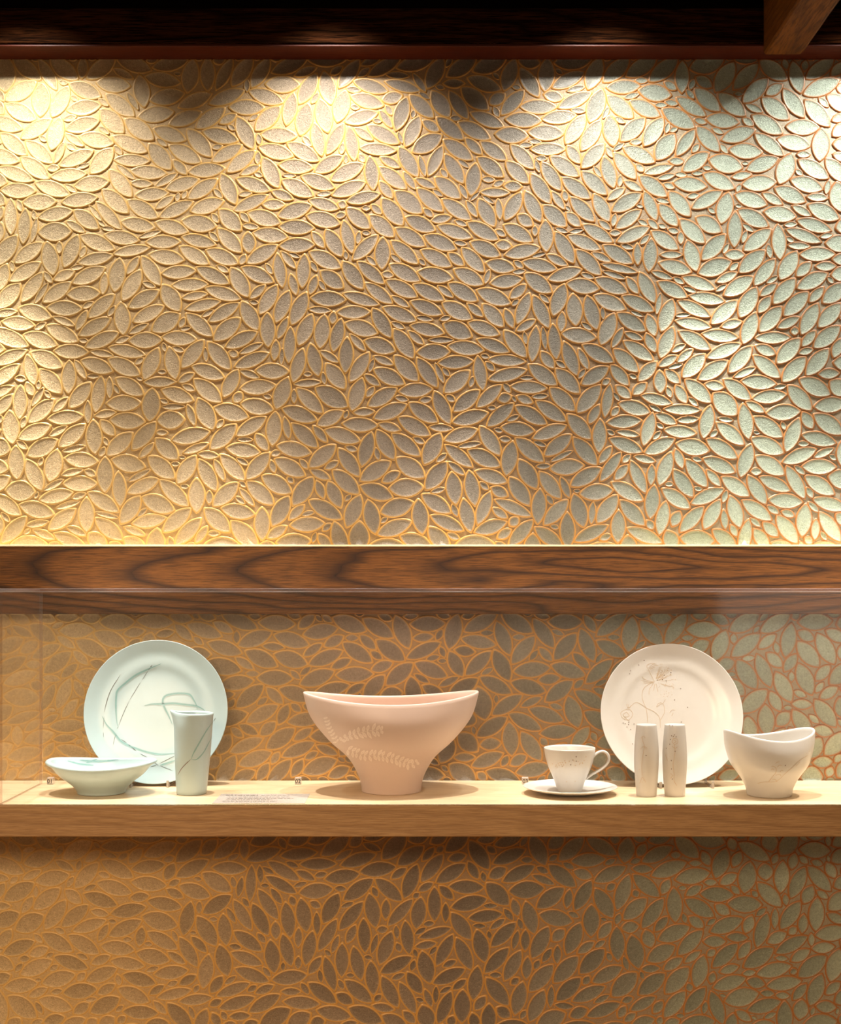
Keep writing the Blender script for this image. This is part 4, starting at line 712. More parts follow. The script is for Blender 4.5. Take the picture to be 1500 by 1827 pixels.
3314,3272,46,66,68,130,3944,63,42,46,2402,3824,151,66,66,3298,3832,122,66,68,-270,3400,17,50,55,1666,3912,4,58,64,3290,3912,156,50,55,3306,3400,31,66,68,
1610,3872,128,42,46,3138,3872,57,50,55,3226,3904,95,42,46,-310,3328,45,58,64,2626,3800,21,42,46,466,3808,58,50,55,3154,3192,58,66,68,2610,3736,10,42,46,
-254,3176,23,66,68,3066,3016,69,50,55,3362,3680,128,66,68,3122,3056,84,50,55,594,3792,14,34,37,2218,3888,63,58,64,-350,3920,55,66,68,-358,3376,61,66,68,
3306,3480,3,42,46,2682,3720,47,66,68,714,3848,164,50,55,-374,3568,48,66,68,-158,3016,5,66,68,-214,3840,16,50,55,3234,3224,47,42,46,1170,3840,112,66,68,
3378,3464,105,50,55,146,3872,62,66,68,3306,3192,0,66,65,3298,3120,15,66,68,-158,3280,29,42,46,3370,3784,77,58,64,3386,3160,12,42,46,2066,3864,114,50,55,
2138,3840,47,58,64,3202,3112,68,66,65,3378,3240,10,50,55,602,3952,36,50,55,2978,3736,84,58,64,882,3760,171,58,64,3098,3384,65,50,55,3330,3056,6,66,68,
2762,3920,130,42,46,3394,3312,62,50,55,1682,3848,151,50,55,1906,3760,165,66,65,3226,3032,59,58,64,2290,3960,20,50,55,-390,3280,152,66,68,1194,3936,17,50,55,
-350,3008,144,66,68,-382,3120,13,66,68,1546,3888,80,66,68,-294,3240,8,50,55,3162,3000,39,34,37,-126,3184,15,42,46,3010,3960,17,42,46,-334,3840,69,50,55,
-102,3904,26,42,46,58,3720,31,34,37,-366,3488,142,42,46,2002,3768,45,42,46,1474,3704,148,42,46,802,3792,1,42,46,3282,2992,15,42,46,482,3680,22,50,55,
-182,3232,6,34,37,3338,3344,9,34,37,3226,3832,30,34,37,1802,3912,7,34,37,-110,3328,30,34,37,330,3744,12,34,37,3250,3560,6,34,37,1354,3936,5,34,37,
-126,3464,99,34,37,1098,3696,22,42,46,3250,3960,6,34,37,-326,3176,26,28,31,1098,3872,85,34,37,2434,3712,168,42,46,-126,3968,4,34,37,1386,3968,141,34,37,
570,3896,11,34,37,2138,3752,122,34,37,714,3904,31,34,37,314,3696,6,34,37,3378,3376,5,34,37,-246,2992,45,34,37,2274,3776,9,28,31,1450,3840,9,34,37,
2330,3816,73,34,37,3194,3944,59,34,37,810,3848,29,28,31,-366,3640,16,34,37,2282,2992,8,28,31,3154,3392,42,34,37,2010,3856,152,28,31,-342,3688,15,34,37,
-182,3680,68,34,37,2418,3880,105,28,31,-30,2984,5,28,31,3338,2984,18,28,31,1282,3760,149,34,37,2018,3928,130,28,31,2122,3696,31,28,31,2482,3808,136,34,37,
2018,3968,21,28,31,3314,3760,135,28,31,1682,3968,14,22,24,-286,3448,168,34,37,1122,3808,65,28,31,3354,3848,67,28,31,-230,3040,24,28,31,-342,3072,22,28,31,
906,3968,56,28,31,2666,3840,11,28,31,2866,3936,8,22,24,3106,2984,2,28,31,994,3744,17,34,37,3114,3808,27,28,31,3186,3856,16,28,31,3010,3680,23,34,37,
2690,2984,148,28,31,3298,3528,1,28,31,938,3880,0,28,31,3146,3120,8,22,24,3170,3672,37,28,31,3066,3320,120,28,31,-142,3864,6,28,31,2434,3920,7,28,31,
2546,3968,25,28,31,2938,3784,15,28,31,3058,3952,18,22,24,1554,3816,2,22,24,674,3904,41,22,24,2738,3704,90,28,31,1578,3672,91,22,24,3106,3464,54,28,31,
-286,3832,10,22,24,1682,3688,1,22,24,178,3752,4,22,24,954,3824,23,22,24,1122,3912,165,28,31,-342,3208,144,22,24,410,3776,5,22,24,-174,3192,32,22,24,
-174,3600,11,22,24,-214,3392,24,22,24,-86,3784,19,28,31,2450,3856,5,22,24,2730,3888,30,22,24,-286,3976,2,22,24,170,3976,144,22,24,1234,3976,176,28,31,
1434,3976,6,22,24,2234,3976,13,22,24,2738,3976,1,28,31,3306,3976,15,22,24,2610,3976,13,22,24,2274,3904,34,22,24,2026,3816,1,22,24,1890,3928,172,28,31,
2642,2984,5,22,24,1834,3760,93,22,24,-190,3064,60,16,18,2834,3688,124,28,31,3018,3496,59,22,24,3298,3728,16,22,24,3130,3344,92,22,24,-174,3808,31,28,31,
-102,3056,7,22,24,-382,3848,18,22,24,2810,3912,46,22,24,3058,3576,9,22,24,186,3832,7,22,24,18,2984,30,22,24,370,3776,29,22,24,794,2984,1,22,24,
3226,3368,52,22,24,946,3768,112,22,24,1722,3880,33,22,24,2658,3768,49,22,24,3074,3976,5,22,24,-366,3976,162,22,24,3090,3840,111,22,24,-398,3064,2,22,24,
1346,3848,49,16,18,2914,3912,8,22,24,-102,2984,55,22,24,754,3960,19,16,18,642,3928,102,22,24,818,3656,169,28,31,3018,3096,132,28,31,98,3816,85,22,24,
3114,3912,3,22,24,1674,3720,43,22,24,1234,3768,142,22,24,2954,3000,84,22,24,-182,3312,10,22,24,666,3824,11,22,24,538,3920,8,22,24,2578,3768,121,16,18,
-198,3632,133,28,31,10,3976,120,16,18,2714,3936,8,16,18,282,3760,10,22,24,2458,3776,5,22,24,1554,3976,165,22,24,1586,3840,162,22,24,1834,3800,109,22,24,
1546,3784,119,28,31,3090,3208,122,22,24,194,3928,96,22,24,3250,3160,107,22,24,-390,2976,8,16,18,-214,2976,3,16,18,186,2976,12,16,18,458,2976,6,16,18,
610,2976,13,16,18,674,2976,10,16,18,706,2976,2,16,18,738,2976,9,16,18,842,2976,15,16,18,1690,2976,23,16,18,1938,2976,9,16,18,2034,2976,15,16,18,
2154,2976,8,16,18,2218,2976,23,16,18,2626,3848,74,16,18,946,3160,3,16,18,1794,3960,17,16,18,1250,3936,13,12,13,2298,3736,85,22,24,2578,3880,5,16,18,
3186,3896,60,22,24,3330,3872,15,16,18,890,2976,9,16,18,-342,3448,17,16,18,282,3088,104,22,24,2770,3688,28,22,24,1178,3976,5,16,18,1754,3920,30,28,30,
3378,2976,12,16,18,402,3288,13,16,18,3034,3336,96,16,18,1530,3296,173,22,24,786,3752,115,22,24,-110,3600,4,16,18,-302,3128,12,16,18,538,3712,85,22,24,
2802,3712,7,16,18,954,3912,47,22,24,-30,3520,160,16,18,3050,3184,6,16,18,762,3816,12,22,24,3026,3600,78,16,18,1322,3880,7,16,18,1018,2976,3,16,18,
274,3904,82,22,24,3162,3040,70,22,24,-230,3232,47,22,24,1498,3848,1,16,18,2266,3688,3,22,24,2826,3760,24,16,18,-374,3776,32,22,24,3338,3512,114,22,24,
10,3688,16,22,24,-262,3120,15,16,18,3186,3704,9,16,18,2866,2992,22,16,18,298,2976,1,16,18,2482,3848,5,16,18,1810,3880,20,16,18,426,3672,31,16,18,
1474,3664,2,16,18,-286,3288,61,22,24,1242,3688,38,16,18,42,3752,52,16,18,1506,3920,5,16,18,930,3800,17,22,24,2426,3624,3,16,18,2866,3976,115,16,18,
2290,3480,69,16,18,778,3976,3,16,18,1226,3832,34,22,24,3082,3936,167,16,18,-86,3304,44,12,13,2706,3864,13,16,18,-318,3624,16,16,18,2986,3608,107,12,13,
2266,3072,162,22,24,2058,3920,163,22,24,170,3944,19,16,18,2242,3672,8,12,13,-262,3808,17,16,18,1498,3568,21,16,18,-70,2976,163,16,18,-214,3696,3,16,18,
2842,3920,131,16,18,1250,3480,5,16,18,2938,3840,9,16,18,3378,3408,6,16,18,2778,3872,15,16,18,3218,3536,13,16,18,1482,3400,69,16,18,282,3848,27,16,18,
-286,2976,37,12,13,1746,3336,74,16,18,610,3760,154,22,24,690,3328,9,12,13,530,3368,10,16,18,1218,3800,52,16,18,2434,3168,1,16,18,458,3752,18,16,18,
-310,3712,11,16,18,762,3280,4,16,18,2690,3632,28,12,13,138,3496,9,12,13,2954,3064,76,12,13,-366,3168,15,16,18,1714,3680,87,16,18,2898,3608,111,16,18,
1778,3776,166,28,25,2218,3952,10,16,18,706,3136,13,16,18,1170,3400,46,16,18,2586,2976,3,16,18,3338,3632,18,16,18,-310,3424,92,16,18,346,3016,43,16,18,
2178,3920,148,16,18,1770,3680,78,16,18,1314,3416,9,16,18,-30,3400,10,12,13,394,3976,33,16,18,738,3936,17,16,18,2058,3696,11,16,18,2578,3552,15,12,13,
2442,3752,17,16,18,3226,2976,0,16,18,-142,3216,16,22,24,3042,3064,89,16,18,2314,3848,52,16,18,3202,3176,8,16,18,-46,3496,17,16,18,2554,3784,10,16,18,
1122,3840,5,12,13,2418,3680,12,12,13,178,3408,150,16,18,162,3672,27,22,23,3186,2976,3,16,18,2,3392,151,12,13,3114,3664,39,16,18,-398,3872,81,12,13,
2154,3280,17,12,13,1010,3448,92,16,18,
    ],
}
EXP = 0.80
def unpack(s):
    """five whole numbers per tile: centre x and y in half pixels, angle, length, width in half pixels"""
    return [(s[k] / 2, s[k + 1] / 2, -math.radians(s[k + 2]), s[k + 3], s[k + 4] / 2) for k in range(0, len(s), 5)]

def clip_poly(pts, z0, z1):
    """keep a tile outline inside its field"""
    return [(x, min(max(z, z0), z1)) for x, z in pts]

def leaf_rings(leaf, z0, z1):
    cx, cy, a, L, w = leaf
    X, Z = wx(cx), wz(cy)
    L = (L + 3.5) * S; w = (w + 2.6) * S
    k = min(1.0, w / 0.022)
    n = 20 if w > 0.022 else 12
    ca, sa = math.cos(a), math.sin(a)
    h = n // 2
    ts = [-math.cos(math.pi * i / h) for i in range(h + 1)]
    lift = random.uniform(0.0, 0.0006)
    verts = []
    for inset, y in ((0.0, 0.0006), (0.0016 * k, -0.0020 - lift), (0.0043 * k, -0.0010 - lift), (0.0076 * k, -0.0005 - lift)):
        l2 = max(L / 2 - inset * 1.5, 0.001)
        w2 = max(w / 2 - inset, 0.0006)
        ring = []
        for sg, seq in ((1, ts[:-1]), (-1, ts[:0:-1])):
            for tt in seq:
                u = l2 * tt
                v = sg * w2 * max(0.0, 1 - tt * tt) ** EXP
                ring.append((X + u * ca - v * sa, Z + u * sa + v * ca))
        for x, z in clip_poly(ring, z0, z1): verts.append((x, y, z))
    zc = min(max(Z, z0), z1)
    verts.append((X, -0.0004 - lift, zc))
    m = len(ts[:-1]) * 2
    faces = []
    for r in range(3):
        for i in range(m):
            j = (i + 1) % m
            faces.append((r * m + i, r * m + j, (r + 1) * m + j, (r + 1) * m + i))
    for i in range(m):
        faces.append((3 * m + i, 3 * m + (i + 1) % m, 4 * m))
    rim = [1.0] * (2 * m) + [0.22] * m + [0.0] * (m + 1)
    return verts, faces, rim

def add_attr(me, name, vals):
    at = me.attributes.new(name, 'FLOAT', 'POINT')
    at.data.foreach_set('value', vals)

def leaf_field(key, wall, py0, py1):
    z1, z0 = wz(py0), wz(py1)
    leaves = unpack(LEAVES[key])
    vis = [(l[3] * l[4] if -20 < l[0] < 1520 and l[1] < 1850 else -1, i) for i, l in enumerate(leaves)]
    vis.sort(reverse=True)
    single = {i for s, i in vis[:300] if s > 0}
    bv, bf, br, bn = [], [], [], []
    for i, l in enumerate(leaves):
        v, f, r = leaf_rings(l, z0, z1)
        q = random.random()
        if i in single:
            X, Z = wx(l[0]), wz(l[1])
            o = mesh_obj('leaf_tile', [(a - X, b, c - Z) for a, b, c in v], f, M['tile'], wall, (X, 0, Z))
            add_attr(o.data, 'rim', r)
            add_attr(o.data, 'rnd', [q] * len(v))
        else:
            k = len(bv)
            bv += v
            bf += [tuple(a + k for a in t) for t in f]
            br += r
            bn += [q] * len(v)
    o = mesh_obj('small_leaf_tiles', bv, bf, M['tile'], wall)
    add_attr(o.data, 'rim', br)
    add_attr(o.data, 'rnd', bn)
    o['kind'] = 'stuff'

def wall_slab(name, py0, py1, label):
    z1, z0 = wz(py0), wz(py1)
    bm = box_bm(X0, X1, 0.0, 0.06, z0, z1)
    w = bm_obj(name, bm, M['tile'])
    add_attr(w.data, 'rim', [0.36] * len(w.data.vertices))
    add_attr(w.data, 'rnd', [0.35] * len(w.data.vertices))
    tag(w, label, kind='structure')
    return w

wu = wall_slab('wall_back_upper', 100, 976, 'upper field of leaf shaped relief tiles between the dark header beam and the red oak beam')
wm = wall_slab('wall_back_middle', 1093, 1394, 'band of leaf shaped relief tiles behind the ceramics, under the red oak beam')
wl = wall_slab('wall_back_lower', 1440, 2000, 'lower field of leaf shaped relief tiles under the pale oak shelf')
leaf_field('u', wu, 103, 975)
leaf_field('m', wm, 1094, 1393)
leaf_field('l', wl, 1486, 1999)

fl = bm_obj('floor', box_bm(-2.5, 2.5, -5.5, 0.06, -0.05, 0.0), M['concrete'])
tag(fl, 'plain warm brown floor in front of the tiled wall', kind='structure')
base = bm_obj('baseboard_back', box_bm(X0, X1, -0.012, 0.06, 0.0, wz(2000)), M['dark_board'])
tag(base, 'dark board at the foot of the tiled wall', kind='structure')

# middle beam
BY = 0.045
sb = (DW - BY) / F
beam = bm_obj('trim_1', box_bm(X0, X1, -BY, 0.02, EYE - 43.5 * sb, EYE + 77 * sb, 0.0012, 2), M['beam_wood'])
tag(beam, 'reddish oak beam with dark cathedral grain across the tiled wall', kind='structure')
led = bm_obj('trim_6', box_bm(X0, X1, -BY - 0.0006, -0.0003, EYE + 77 * sb + 0.0002, EYE + 77 * sb + 0.0034, 0.0005, 1), M['mortar'])
tag(led, 'thin pale cream mortar ledge on top of the red oak beam', kind='structure')
# header beam above the tiles, red board below it
HY = 0.067
sh = (DW - HY) / F
hz0, hz1 = EYE + 974 * sh, EYE + 1037 * sh
head = bm_obj('trim_2', box_bm(X0, X1, -HY, 0.02, hz0 + 0.002, hz1), M['header_wood'])
tag(head, 'dark rough sawn header beam along the top of the tiled wall', kind='structure')
redb = bm_obj('trim_3', box_bm(X0, X1, -HY + 0.004, 0.02, hz0 - 0.0035, hz0 + 0.002, 0.001, 1), M['red_trim'])
tag(redb, 'thin red brown board under the dark header beam', kind='structure')
back = bm_obj('trim_4', box_bm(X0, X1, -0.03, 0.02, hz1, hz1 + 0.5), M['dark_board'])  # black colour stands in for the shade of the recess
tag(back, 'boards above the header beam, coloured black for the recess shade', kind='structure')
# ceiling joist butting against the header beam, lower edge a little worn
def joist():
    bm = bmesh.new()
    x0, x1 = 0.656, 0.734
    zb, zt = EYE + 955 * sh, EYE + 955 * sh + 0.16
    ys = [-HY - i * 0.05 for i in range(28)]
    rings = []
    rnd = random.Random(5)
    for y in ys:
        ch = rnd.uniform(0.0, 0.004)
        ring = [(x0, zt), (x0, zb + 0.004), (x0 + 0.004, zb), (x1 - 0.006 - ch, zb), (x1, zb + 0.006 + ch), (x1, zt)]
        rings.append([bm.verts.new((x, y, z)) for x, z in ring])
    for a, b in zip(rings, rings[1:]):
        for i in range(6):
            j = (i + 1) % 6
            bm.faces.new((a[i], b[i], b[j], a[j]))
    bm.faces.new(rings[0]); bm.faces.new(rings[-1][::-1])
    bmesh.ops.recalc_face_normals(bm, faces=bm.faces)
    return bm
jo = bm_obj('trim_5', joist(), M['joist_wood'])
tag(jo, 'brown sawn ceiling joist running forward from the header beam', kind='structure')

# ------------------------------------------------------------------ shelf and acrylic case
SHZ = EYE - 340 * S              # top of the shelf
SHY = -0.300                     # its front
sf = (DW + SHY) / F
shelf = empty('wall_shelf', (0, -0.15, SHZ))
tag(shelf, 'long thick pale oak wall shelf under the clear display case', 'shelf')
bm_obj('top_board', box_bm(-1.6, 1.6, SHY + 0.010, -0.0045, EYE - 440 * sf, SHZ, 0.0010, 1), M['shelf_wood'], shelf, (0, 0.15, -SHZ))
bm_obj('front_edge', box_bm(-1.6, 1.6, SHY, SHY + 0.0098, EYE - 441 * sf, SHZ - 0.0004, 0.0016, 2), M['shelf_edge'], shelf, (0, 0.15, -SHZ))

case = empty('display_case', (0, -0.16, SHZ))
tag(case, 'clear acrylic display case standing on the oak shelf over the ceramics', 'display case')
def case_part(name, x0, x1, y0, y1, z0, z1, edge_axis):
    """a clear sheet whose narrow sides are polished edges"""
    bm = box_bm(x0, x1, y0, y1, z0, z1, 0.0004, 1)
    bm.normal_update()
    me = bpy.data.meshes.new(name)
    ids = [0 if abs(f.normal[edge_axis]) > 0.9 else 1 for f in bm.faces]
    bm.to_mesh(me); bm.free()
    me.materials.append(M['acrylic_side' if name == 'side_panel' else 'acrylic']); me.materials.append(M['acrylic_edge'])
    me.polygons.foreach_set('material_index', ids)
    o = bpy.data.objects.new(name, me); C.objects.link(o)
    o.parent = case
    o.location = (0, 0.16, -SHZ)
    return o
T = 0.006
CX0, CX1 = -0.7340, 1.16
CF, CB = SHY + 0.004, -BY - 0.002
CT = EYE + 2.0 * sf
case_part('front_panel', CX0, CX1, CF, CF + T, SHZ, CT - T, 1)
case_part('side_panel', CX0, CX0 + T, CF + T, CB, SHZ, CT - T, 0)
case_part('side_panel', CX1 - T, CX1, CF + T, CB, SHZ, CT - T, 0)
case_part('top_panel', CX0, CX1, CF, CB, CT - T, CT, 2)

# ------------------------------------------------------------------ decoration drawn on the glaze
class Surf:
    def __init__(s, verts, faces, scale, ox, oy):
        s.t = BVHTree.FromPolygons([Vector(v) for v in verts], faces)
        s.k, s.ox, s.oy = scale, ox, oy
    def hit(s, q):
        px, py = s.ox + q[0] / s.k, s.oy + q[1] / s.k
        d = Vector(((px - 750) / F, 1.0, (1052 - py) / F)).normalized()
        p, n, i, _ = s.t.ray_cast(Vector((0, -DW, EYE)), d)
        if p is None: return None
        if n.dot(d) > 0: n = -n
        return p, n

def smooth_line(pts, step=6.0):
    pts = [Vector((*p, 0)) if len(p) == 2 else Vector(p) for p in pts]
    P = [pts[0] * 2 - pts[1]] + pts + [pts[-1] * 2 - pts[-2]]
    out = []
    for i in range(1, len(P) - 2):
        a, b, c, d = P[i - 1:i + 3]
        n = max(2, int((c - b).length / step))
        for k in range(n):
            t = k / n
            out.append(0.5 * ((2 * b) + (c - a) * t + (2 * a - 5 * b + 4 * c - d) * t * t + (3 * b - a - 3 * c + d) * t ** 3))
    out.append(pts[-1])
    return out

class Ink:
    """thin painted marks lying on a surface, collected into one mesh"""
    def __init__(s): s.v, s.f, s.e = [], [], []
    def stroke(s, surf, pts, width, taper=True, step=6.0, soft=False, lift=0.0003):
        line = smooth_line(pts, step)
        H = [surf.hit(p) for p in line]
        H = [h for h in H if h]
        if len(H) < 2: return s
        n = len(H)
        cols = (-1, -0.45, 0.45, 1) if soft else (-1, 1)
        base = len(s.v)
        for i, (p, nr) in enumerate(H):
            a, b = H[max(0, i - 1)][0], H[min(n - 1, i + 1)][0]
            d = (b - a)
            side = d.cross(nr)
            if side.length < 1e-9: side = Vector((1, 0, 0))
            side.normalize()
            t = i / (n - 1)
            w = width * (min(1, 0.25 + 3.2 * min(t, 1 - t)) if taper else 1)
            for c in cols:
                s.v.append(p + side * c * w / 2 + nr * lift)
                s.e.append(0.0 if soft and abs(c) > 0.9 else 1.0)
        m = len(cols)
        for i in range(n - 1):
            for j in range(m - 1):
                k = base + i * m + j
                s.f.append((k, k + 1, k + m + 1, k + m))
        return s
    def dot(s, surf, q, r, lift=0.0004):
        h = surf.hit(q)
        if not h: return s
        p, nr = h
        u = nr.orthogonal().normalized(); v = nr.cross(u)
        base = len(s.v)
        for i in range(8):
            a = i * math.pi / 4
            s.v.append(p + (u * math.cos(a) + v * math.sin(a)) * r + nr * lift); s.e.append(1.0)
        s.f.append(tuple(range(base, base + 8)))
        return s
    def leaflet(s, surf, a, b, w, lift=0.0004):
        A, B = Vector((*a, 0)), Vector((*b, 0))
        d = B - A
        sd = Vector((-d.y, d.x, 0)).normalized()
        base = len(s.v)
        ok = []
        ring = [(0, 0), (0.25, 0.8), (0.5, 1), (0.8, 0.6), (1, 0), (0.8, -0.6), (0.5, -1), (0.25, -0.8)]
        for t, k in ring:
            h = surf.hit((A + d * t + sd * k * w / 2)[:2])
            if not h: return s
            ok.append(h)
        h = surf.hit((A + d * 0.5)[:2])
        if not h: return s
        for p, nr in ok: s.v.append(p + nr * lift); s.e.append(1.0)
        s.v.append(h[0] + h[1] * lift); s.e.append(0.35)
        for i in range(8): s.f.append((base + i, base + (i + 1) % 8, base + 8))
        return s
    def build(s, name, mat, parent, stuff=False):
        if not s.f: return None
        o0 = parent.location
        o = mesh_obj(name, [v - o0 for v in s.v], s.f, mat, parent)
        add_attr(o.data, 'edge', s.e)
        if stuff: o['kind'] = 'stuff'
        return o

# ------------------------------------------------------------------ vessels
def loft(rings, close_first=True, close_last=True):
    """rings of equal length joined into a closed skin"""
    v, f = [], []
    n = len(rings[0])
    for r in rings: v += r
    for k in range(len(rings) - 1):
        for i in range(n):
            j = (i + 1) % n
            f.append((k * n + i, k * n + j, (k + 1) * n + j, (k + 1) * n + i))
    if close_first:
        f.append(tuple(range(n))[::-1])
    if close_last:
        m = (len(rings) - 1) * n
        f.append(tuple(m + i for i in range(n)))
    return v, f

def catmull(prof, sub=4):
    P = [prof[0]] + list(prof) + [prof[-1]]
    out = []
    for i in range(1, len(P) - 2):
        a, b, c, d = P[i - 1:i + 3]
        for k in range(sub):
            t = k / sub
            out.append(tuple(0.5 * ((2 * b[m]) + (c[m] - a[m]) * t + (2 * a[m] - 5 * b[m] + 4 * c[m] - d[m]) * t * t + (3 * b[m] - a[m] - 3 * c[m] + d[m]) * t ** 3) for m in range(len(b))))
    out.append(tuple(prof[-1]))
    return out

def saddle_bowl(prof, ratio_top, drop, rot, th=0.004, lip=0.0, n=72):
    """boat bowl: prof = [(half width, height)] from the base to the ends of the rim;
    the rim is higher at its two ends and lower along the sides"""
    P = catmull(prof, 5)
    H = P[-1][1]
    def ring(a, z, off):
        t = max(0.0, min(1.0, z / H))
        ratio = 1 + (ratio_top - 1) * t ** 1.2
        out = []
        for i in range(n):
            th_ = 2 * math.pi * i / n
            x = (a - off) * math.cos(th_)
            y = (a * ratio - off) * math.sin(th_)
            zz = z * (1 - drop / H * math.sin(th_) ** 2)
            out.append((x * math.cos(rot) - y * math.sin(rot), x * math.sin(rot) + y * math.cos(rot), zz))
        return out
    rings = [ring(P[0][0] - 0.004, 0.0015, 0), ring(P[0][0] - 0.0012, 0.0, 0)]
    rings += [ring(a, max(z, 0.0008), 0) for a, z in P]
    aT = P[-1][0]
    if lip:
        rings = rings[:-1]
        rings += [ring(aT - 0.001, H - lip * 1.35, 0), ring(aT + lip * 0.45, H - lip * 1.15, 0), ring(aT + lip * 0.75, H - lip * 0.55, 0), ring(aT + lip * 0.45, H - lip * 0.1, 0)]
    rings.append(ring(aT, H + th * 0.30, th * 0.25))
    rings.append(ring(aT, H + th * 0.30, th * 0.75))
    rings.append(ring(aT, H - th * 0.2, th * 1.05))
    for a, z in reversed(P[:-1]):
        if z < 0.006: continue
        rings.append(ring(a, z + 0.002, th * 1.1))
    zf = 0.008
    rings.append(ring(P[0][0] * 0.9, zf, th * 1.2))
    rings.append(ring(P[0][0] * 0.4, zf - 0.001, th))
    return loft(rings)

def lathe(prof, n=64):
    return loft([[(r * math.cos(2 * math.pi * i / n), r * math.sin(2 * math.pi * i / n), z) for i in range(n)] for r, z in prof])

def place(verts, loc): return [(v[0] + loc[0], v[1] + loc[1], v[2] + loc[2]) for v in verts]

def thing(name, loc, label, cat, group=None):
    return tag(empty(name, loc), label, cat, group)

# --- pink footed bowl
BL = Vector((-0.0542, -0.135, SHZ))
prof = [(0.0555, 0.0), (0.0565, 0.012), (0.0625, 0.0325), (0.0815, 0.0640), (0.1165, 0.0960), (0.1500, 0.1390), (0.1635, 0.1835)]
bv, bf = saddle_bowl(prof, 0.64, 0.0165, R(5), 0.0050)
bowl = thing('footed_bowl', BL, 'large matte pink footed bowl with pale fern sprigs in the middle of the shelf', 'bowl')
mesh_obj('body', bv, bf, M['pink'], bowl)
sf_ = Surf(place(bv, BL), bf, 4.6875, 540, 1225)
def sprig(stem, l0, l1, step, wid):
    ink = Ink()
    ink.stroke(sf_, stem, 0.0006, step=8)
    line = smooth_line(stem, 3)
    acc = 0; last = line[0]; side = 1
    tot = sum((b - a).length for a, b in zip(line, line[1:]))
    run = 0
    for a, b in zip(line, line[1:]):
        d = (b - a).length; acc += d; run += d
        if acc > step:
            acc = 0
            t = run / tot
            L = (l0 + (l1 - l0) * t) * (1 if t < 0.85 else 1 - (t - 0.85) * 4)
            dv = (b - a).normalized()
            for sd in (1, -1):
                ang = sd * R(62) + random.uniform(-.15, .15)
                q = Vector((dv.x * math.cos(ang) - dv.y * math.sin(ang), dv.x * math.sin(ang) + dv.y * math.cos(ang), 0))
                s0 = b + dv * random.uniform(-4, 4)
                ink.leaflet(sf_, s0[:2], (s0 + q * L * random.uniform(.8, 1.1))[:2], wid)
    return ink
sprig([(310, 490), (345, 437), (420, 405), (540, 372), (660, 366)], 34, 84, 37, 26).build('fern_sprig', M['fern'], bowl, True)
sprig([(345, 512), (430, 548), (520, 575), (620, 572), (720, 592), (830, 622), (900, 650), (955, 632)], 50, 62, 36, 25).build('fern_sprig', M['fern'], bowl, True)
sprig([(300, 488), (262, 420), (222, 335), (185, 240)], 34, 30, 30, 16).build('fern_sprig', M['fern'], bowl, True)

# --- low celadon dish
DL = Vector((-0.5873, -0.159, SHZ))
prof = [(0.0435, 0.0), (0.0450, 0.006), (0.0515, 0.0144), (0.0610, 0.0225), (0.0770, 0.0345), (0.0900, 0.0490), (0.0985, 0.0610)]
dv_, df_ = saddle_bowl(prof, 0.76, 0.0075, R(-2), 0.0045, lip=0.0048)
dish = thing('footed_dish', DL, 'low pale celadon footed dish with upturned ends in front of the plate', 'dish')
mesh_obj('body', dv_, df_, M['celadon'], dish)
sd = Surf(place(dv_, DL), df_, 4.545, 70, 1330)
for ln in ([(330, 118), (430, 128), (560, 125), (640, 112)], [(380, 140), (430, 126), (470, 110)], [(230, 125), (330, 150), (440, 160)]):
    Ink().stroke(sd, ln, 0.004, soft=True).build('brush_stroke', M['teal_wash'], dish)

# --- plates: built face up, then leaned back against the beam side
def plate_mesh(r, depth, flat, th=0.0055):
    P = [(0.002, 0.0), (flat * 0.6, 0.0002), (flat, 0.0016), (flat + (r - flat) * 0.28, 0.0052), (flat + (r - flat) * 0.58, depth * 0.5), (flat + (r - flat) * 0.84, depth * 0.82), (r - 0.0012, depth)]
    P = catmull(P, 4)
    prof = [(a, z) for a, z in P] + [(r - 0.0002, depth + 0.0003), (r, depth - 0.0010), (r - 0.0008, depth - 0.0024)]
    prof += [(max(a - 0.002, 0.001), z - th) for a, z in reversed(P[:-1])]
    return lathe(prof, 96)
def leaned(v, foot, r, depth, tilt):
    """stand the plate on its rim: foot = lowest point; tilt from the upright, backwards"""
    m = Matrix.Rotation(R(90) - tilt, 4, 'X')
    W = [m @ Vector(p) for p in v]
    zmin = min(W, key=lambda p: p.z)
    return [p - Vector((0, zmin.y, zmin.z)) + Vector(foot) for p in W]
def plate(name, label, foot, r, depth, flat, tilt, mat):
    v, f = plate_mesh(r, depth, flat)
    W = leaned(v, foot, r, depth, tilt)
    t = thing(name, Vector(foot), label, 'plate')
    mesh_obj('body', [p - Vector(foot) for p in W], f, mat, t)
    return t, W, f
p1, W1, F1 = plate('dinner_plate', 'pale celadon dinner plate with teal brush strokes leaning at the left', (-0.5075, -0.083, SHZ + 0.0045), 0.1380, 0.015, 0.074, R(9.6), M['celadon'])
s1 = Surf(W1, F1, 5.357, 140, 1140)
for w, ln in ((0.0048, [(790, 237), (720, 265), (640, 300), (540, 350), (450, 420), (375, 490), (360, 560), (358, 680), (368, 800), (380, 840)]),
              (0.0050, [(226, 740), (270, 820), (330, 885), (400, 970), (480, 1020), (560, 1050), (650, 1080), (780, 1102), (925, 1092)]),
              (0.0052, [(632, 637), (700, 622), (800, 622), (900, 615), (1000, 625), (1120, 640), (1180, 665), (1215, 695)]),
              (0.0050, [(898, 818), (860, 730), (820, 650), (805, 590), (830, 545), (900, 525), (980, 520), (1060, 530), (1100, 580), (1130, 640), (1132, 675)]),
              (0.0050, [(780, 1207), (850, 1187), (925, 1160)])):
    Ink().stroke(s1, ln, w, soft=True).build('brush_stroke', M['teal_wash'], p1)
ink = Ink()
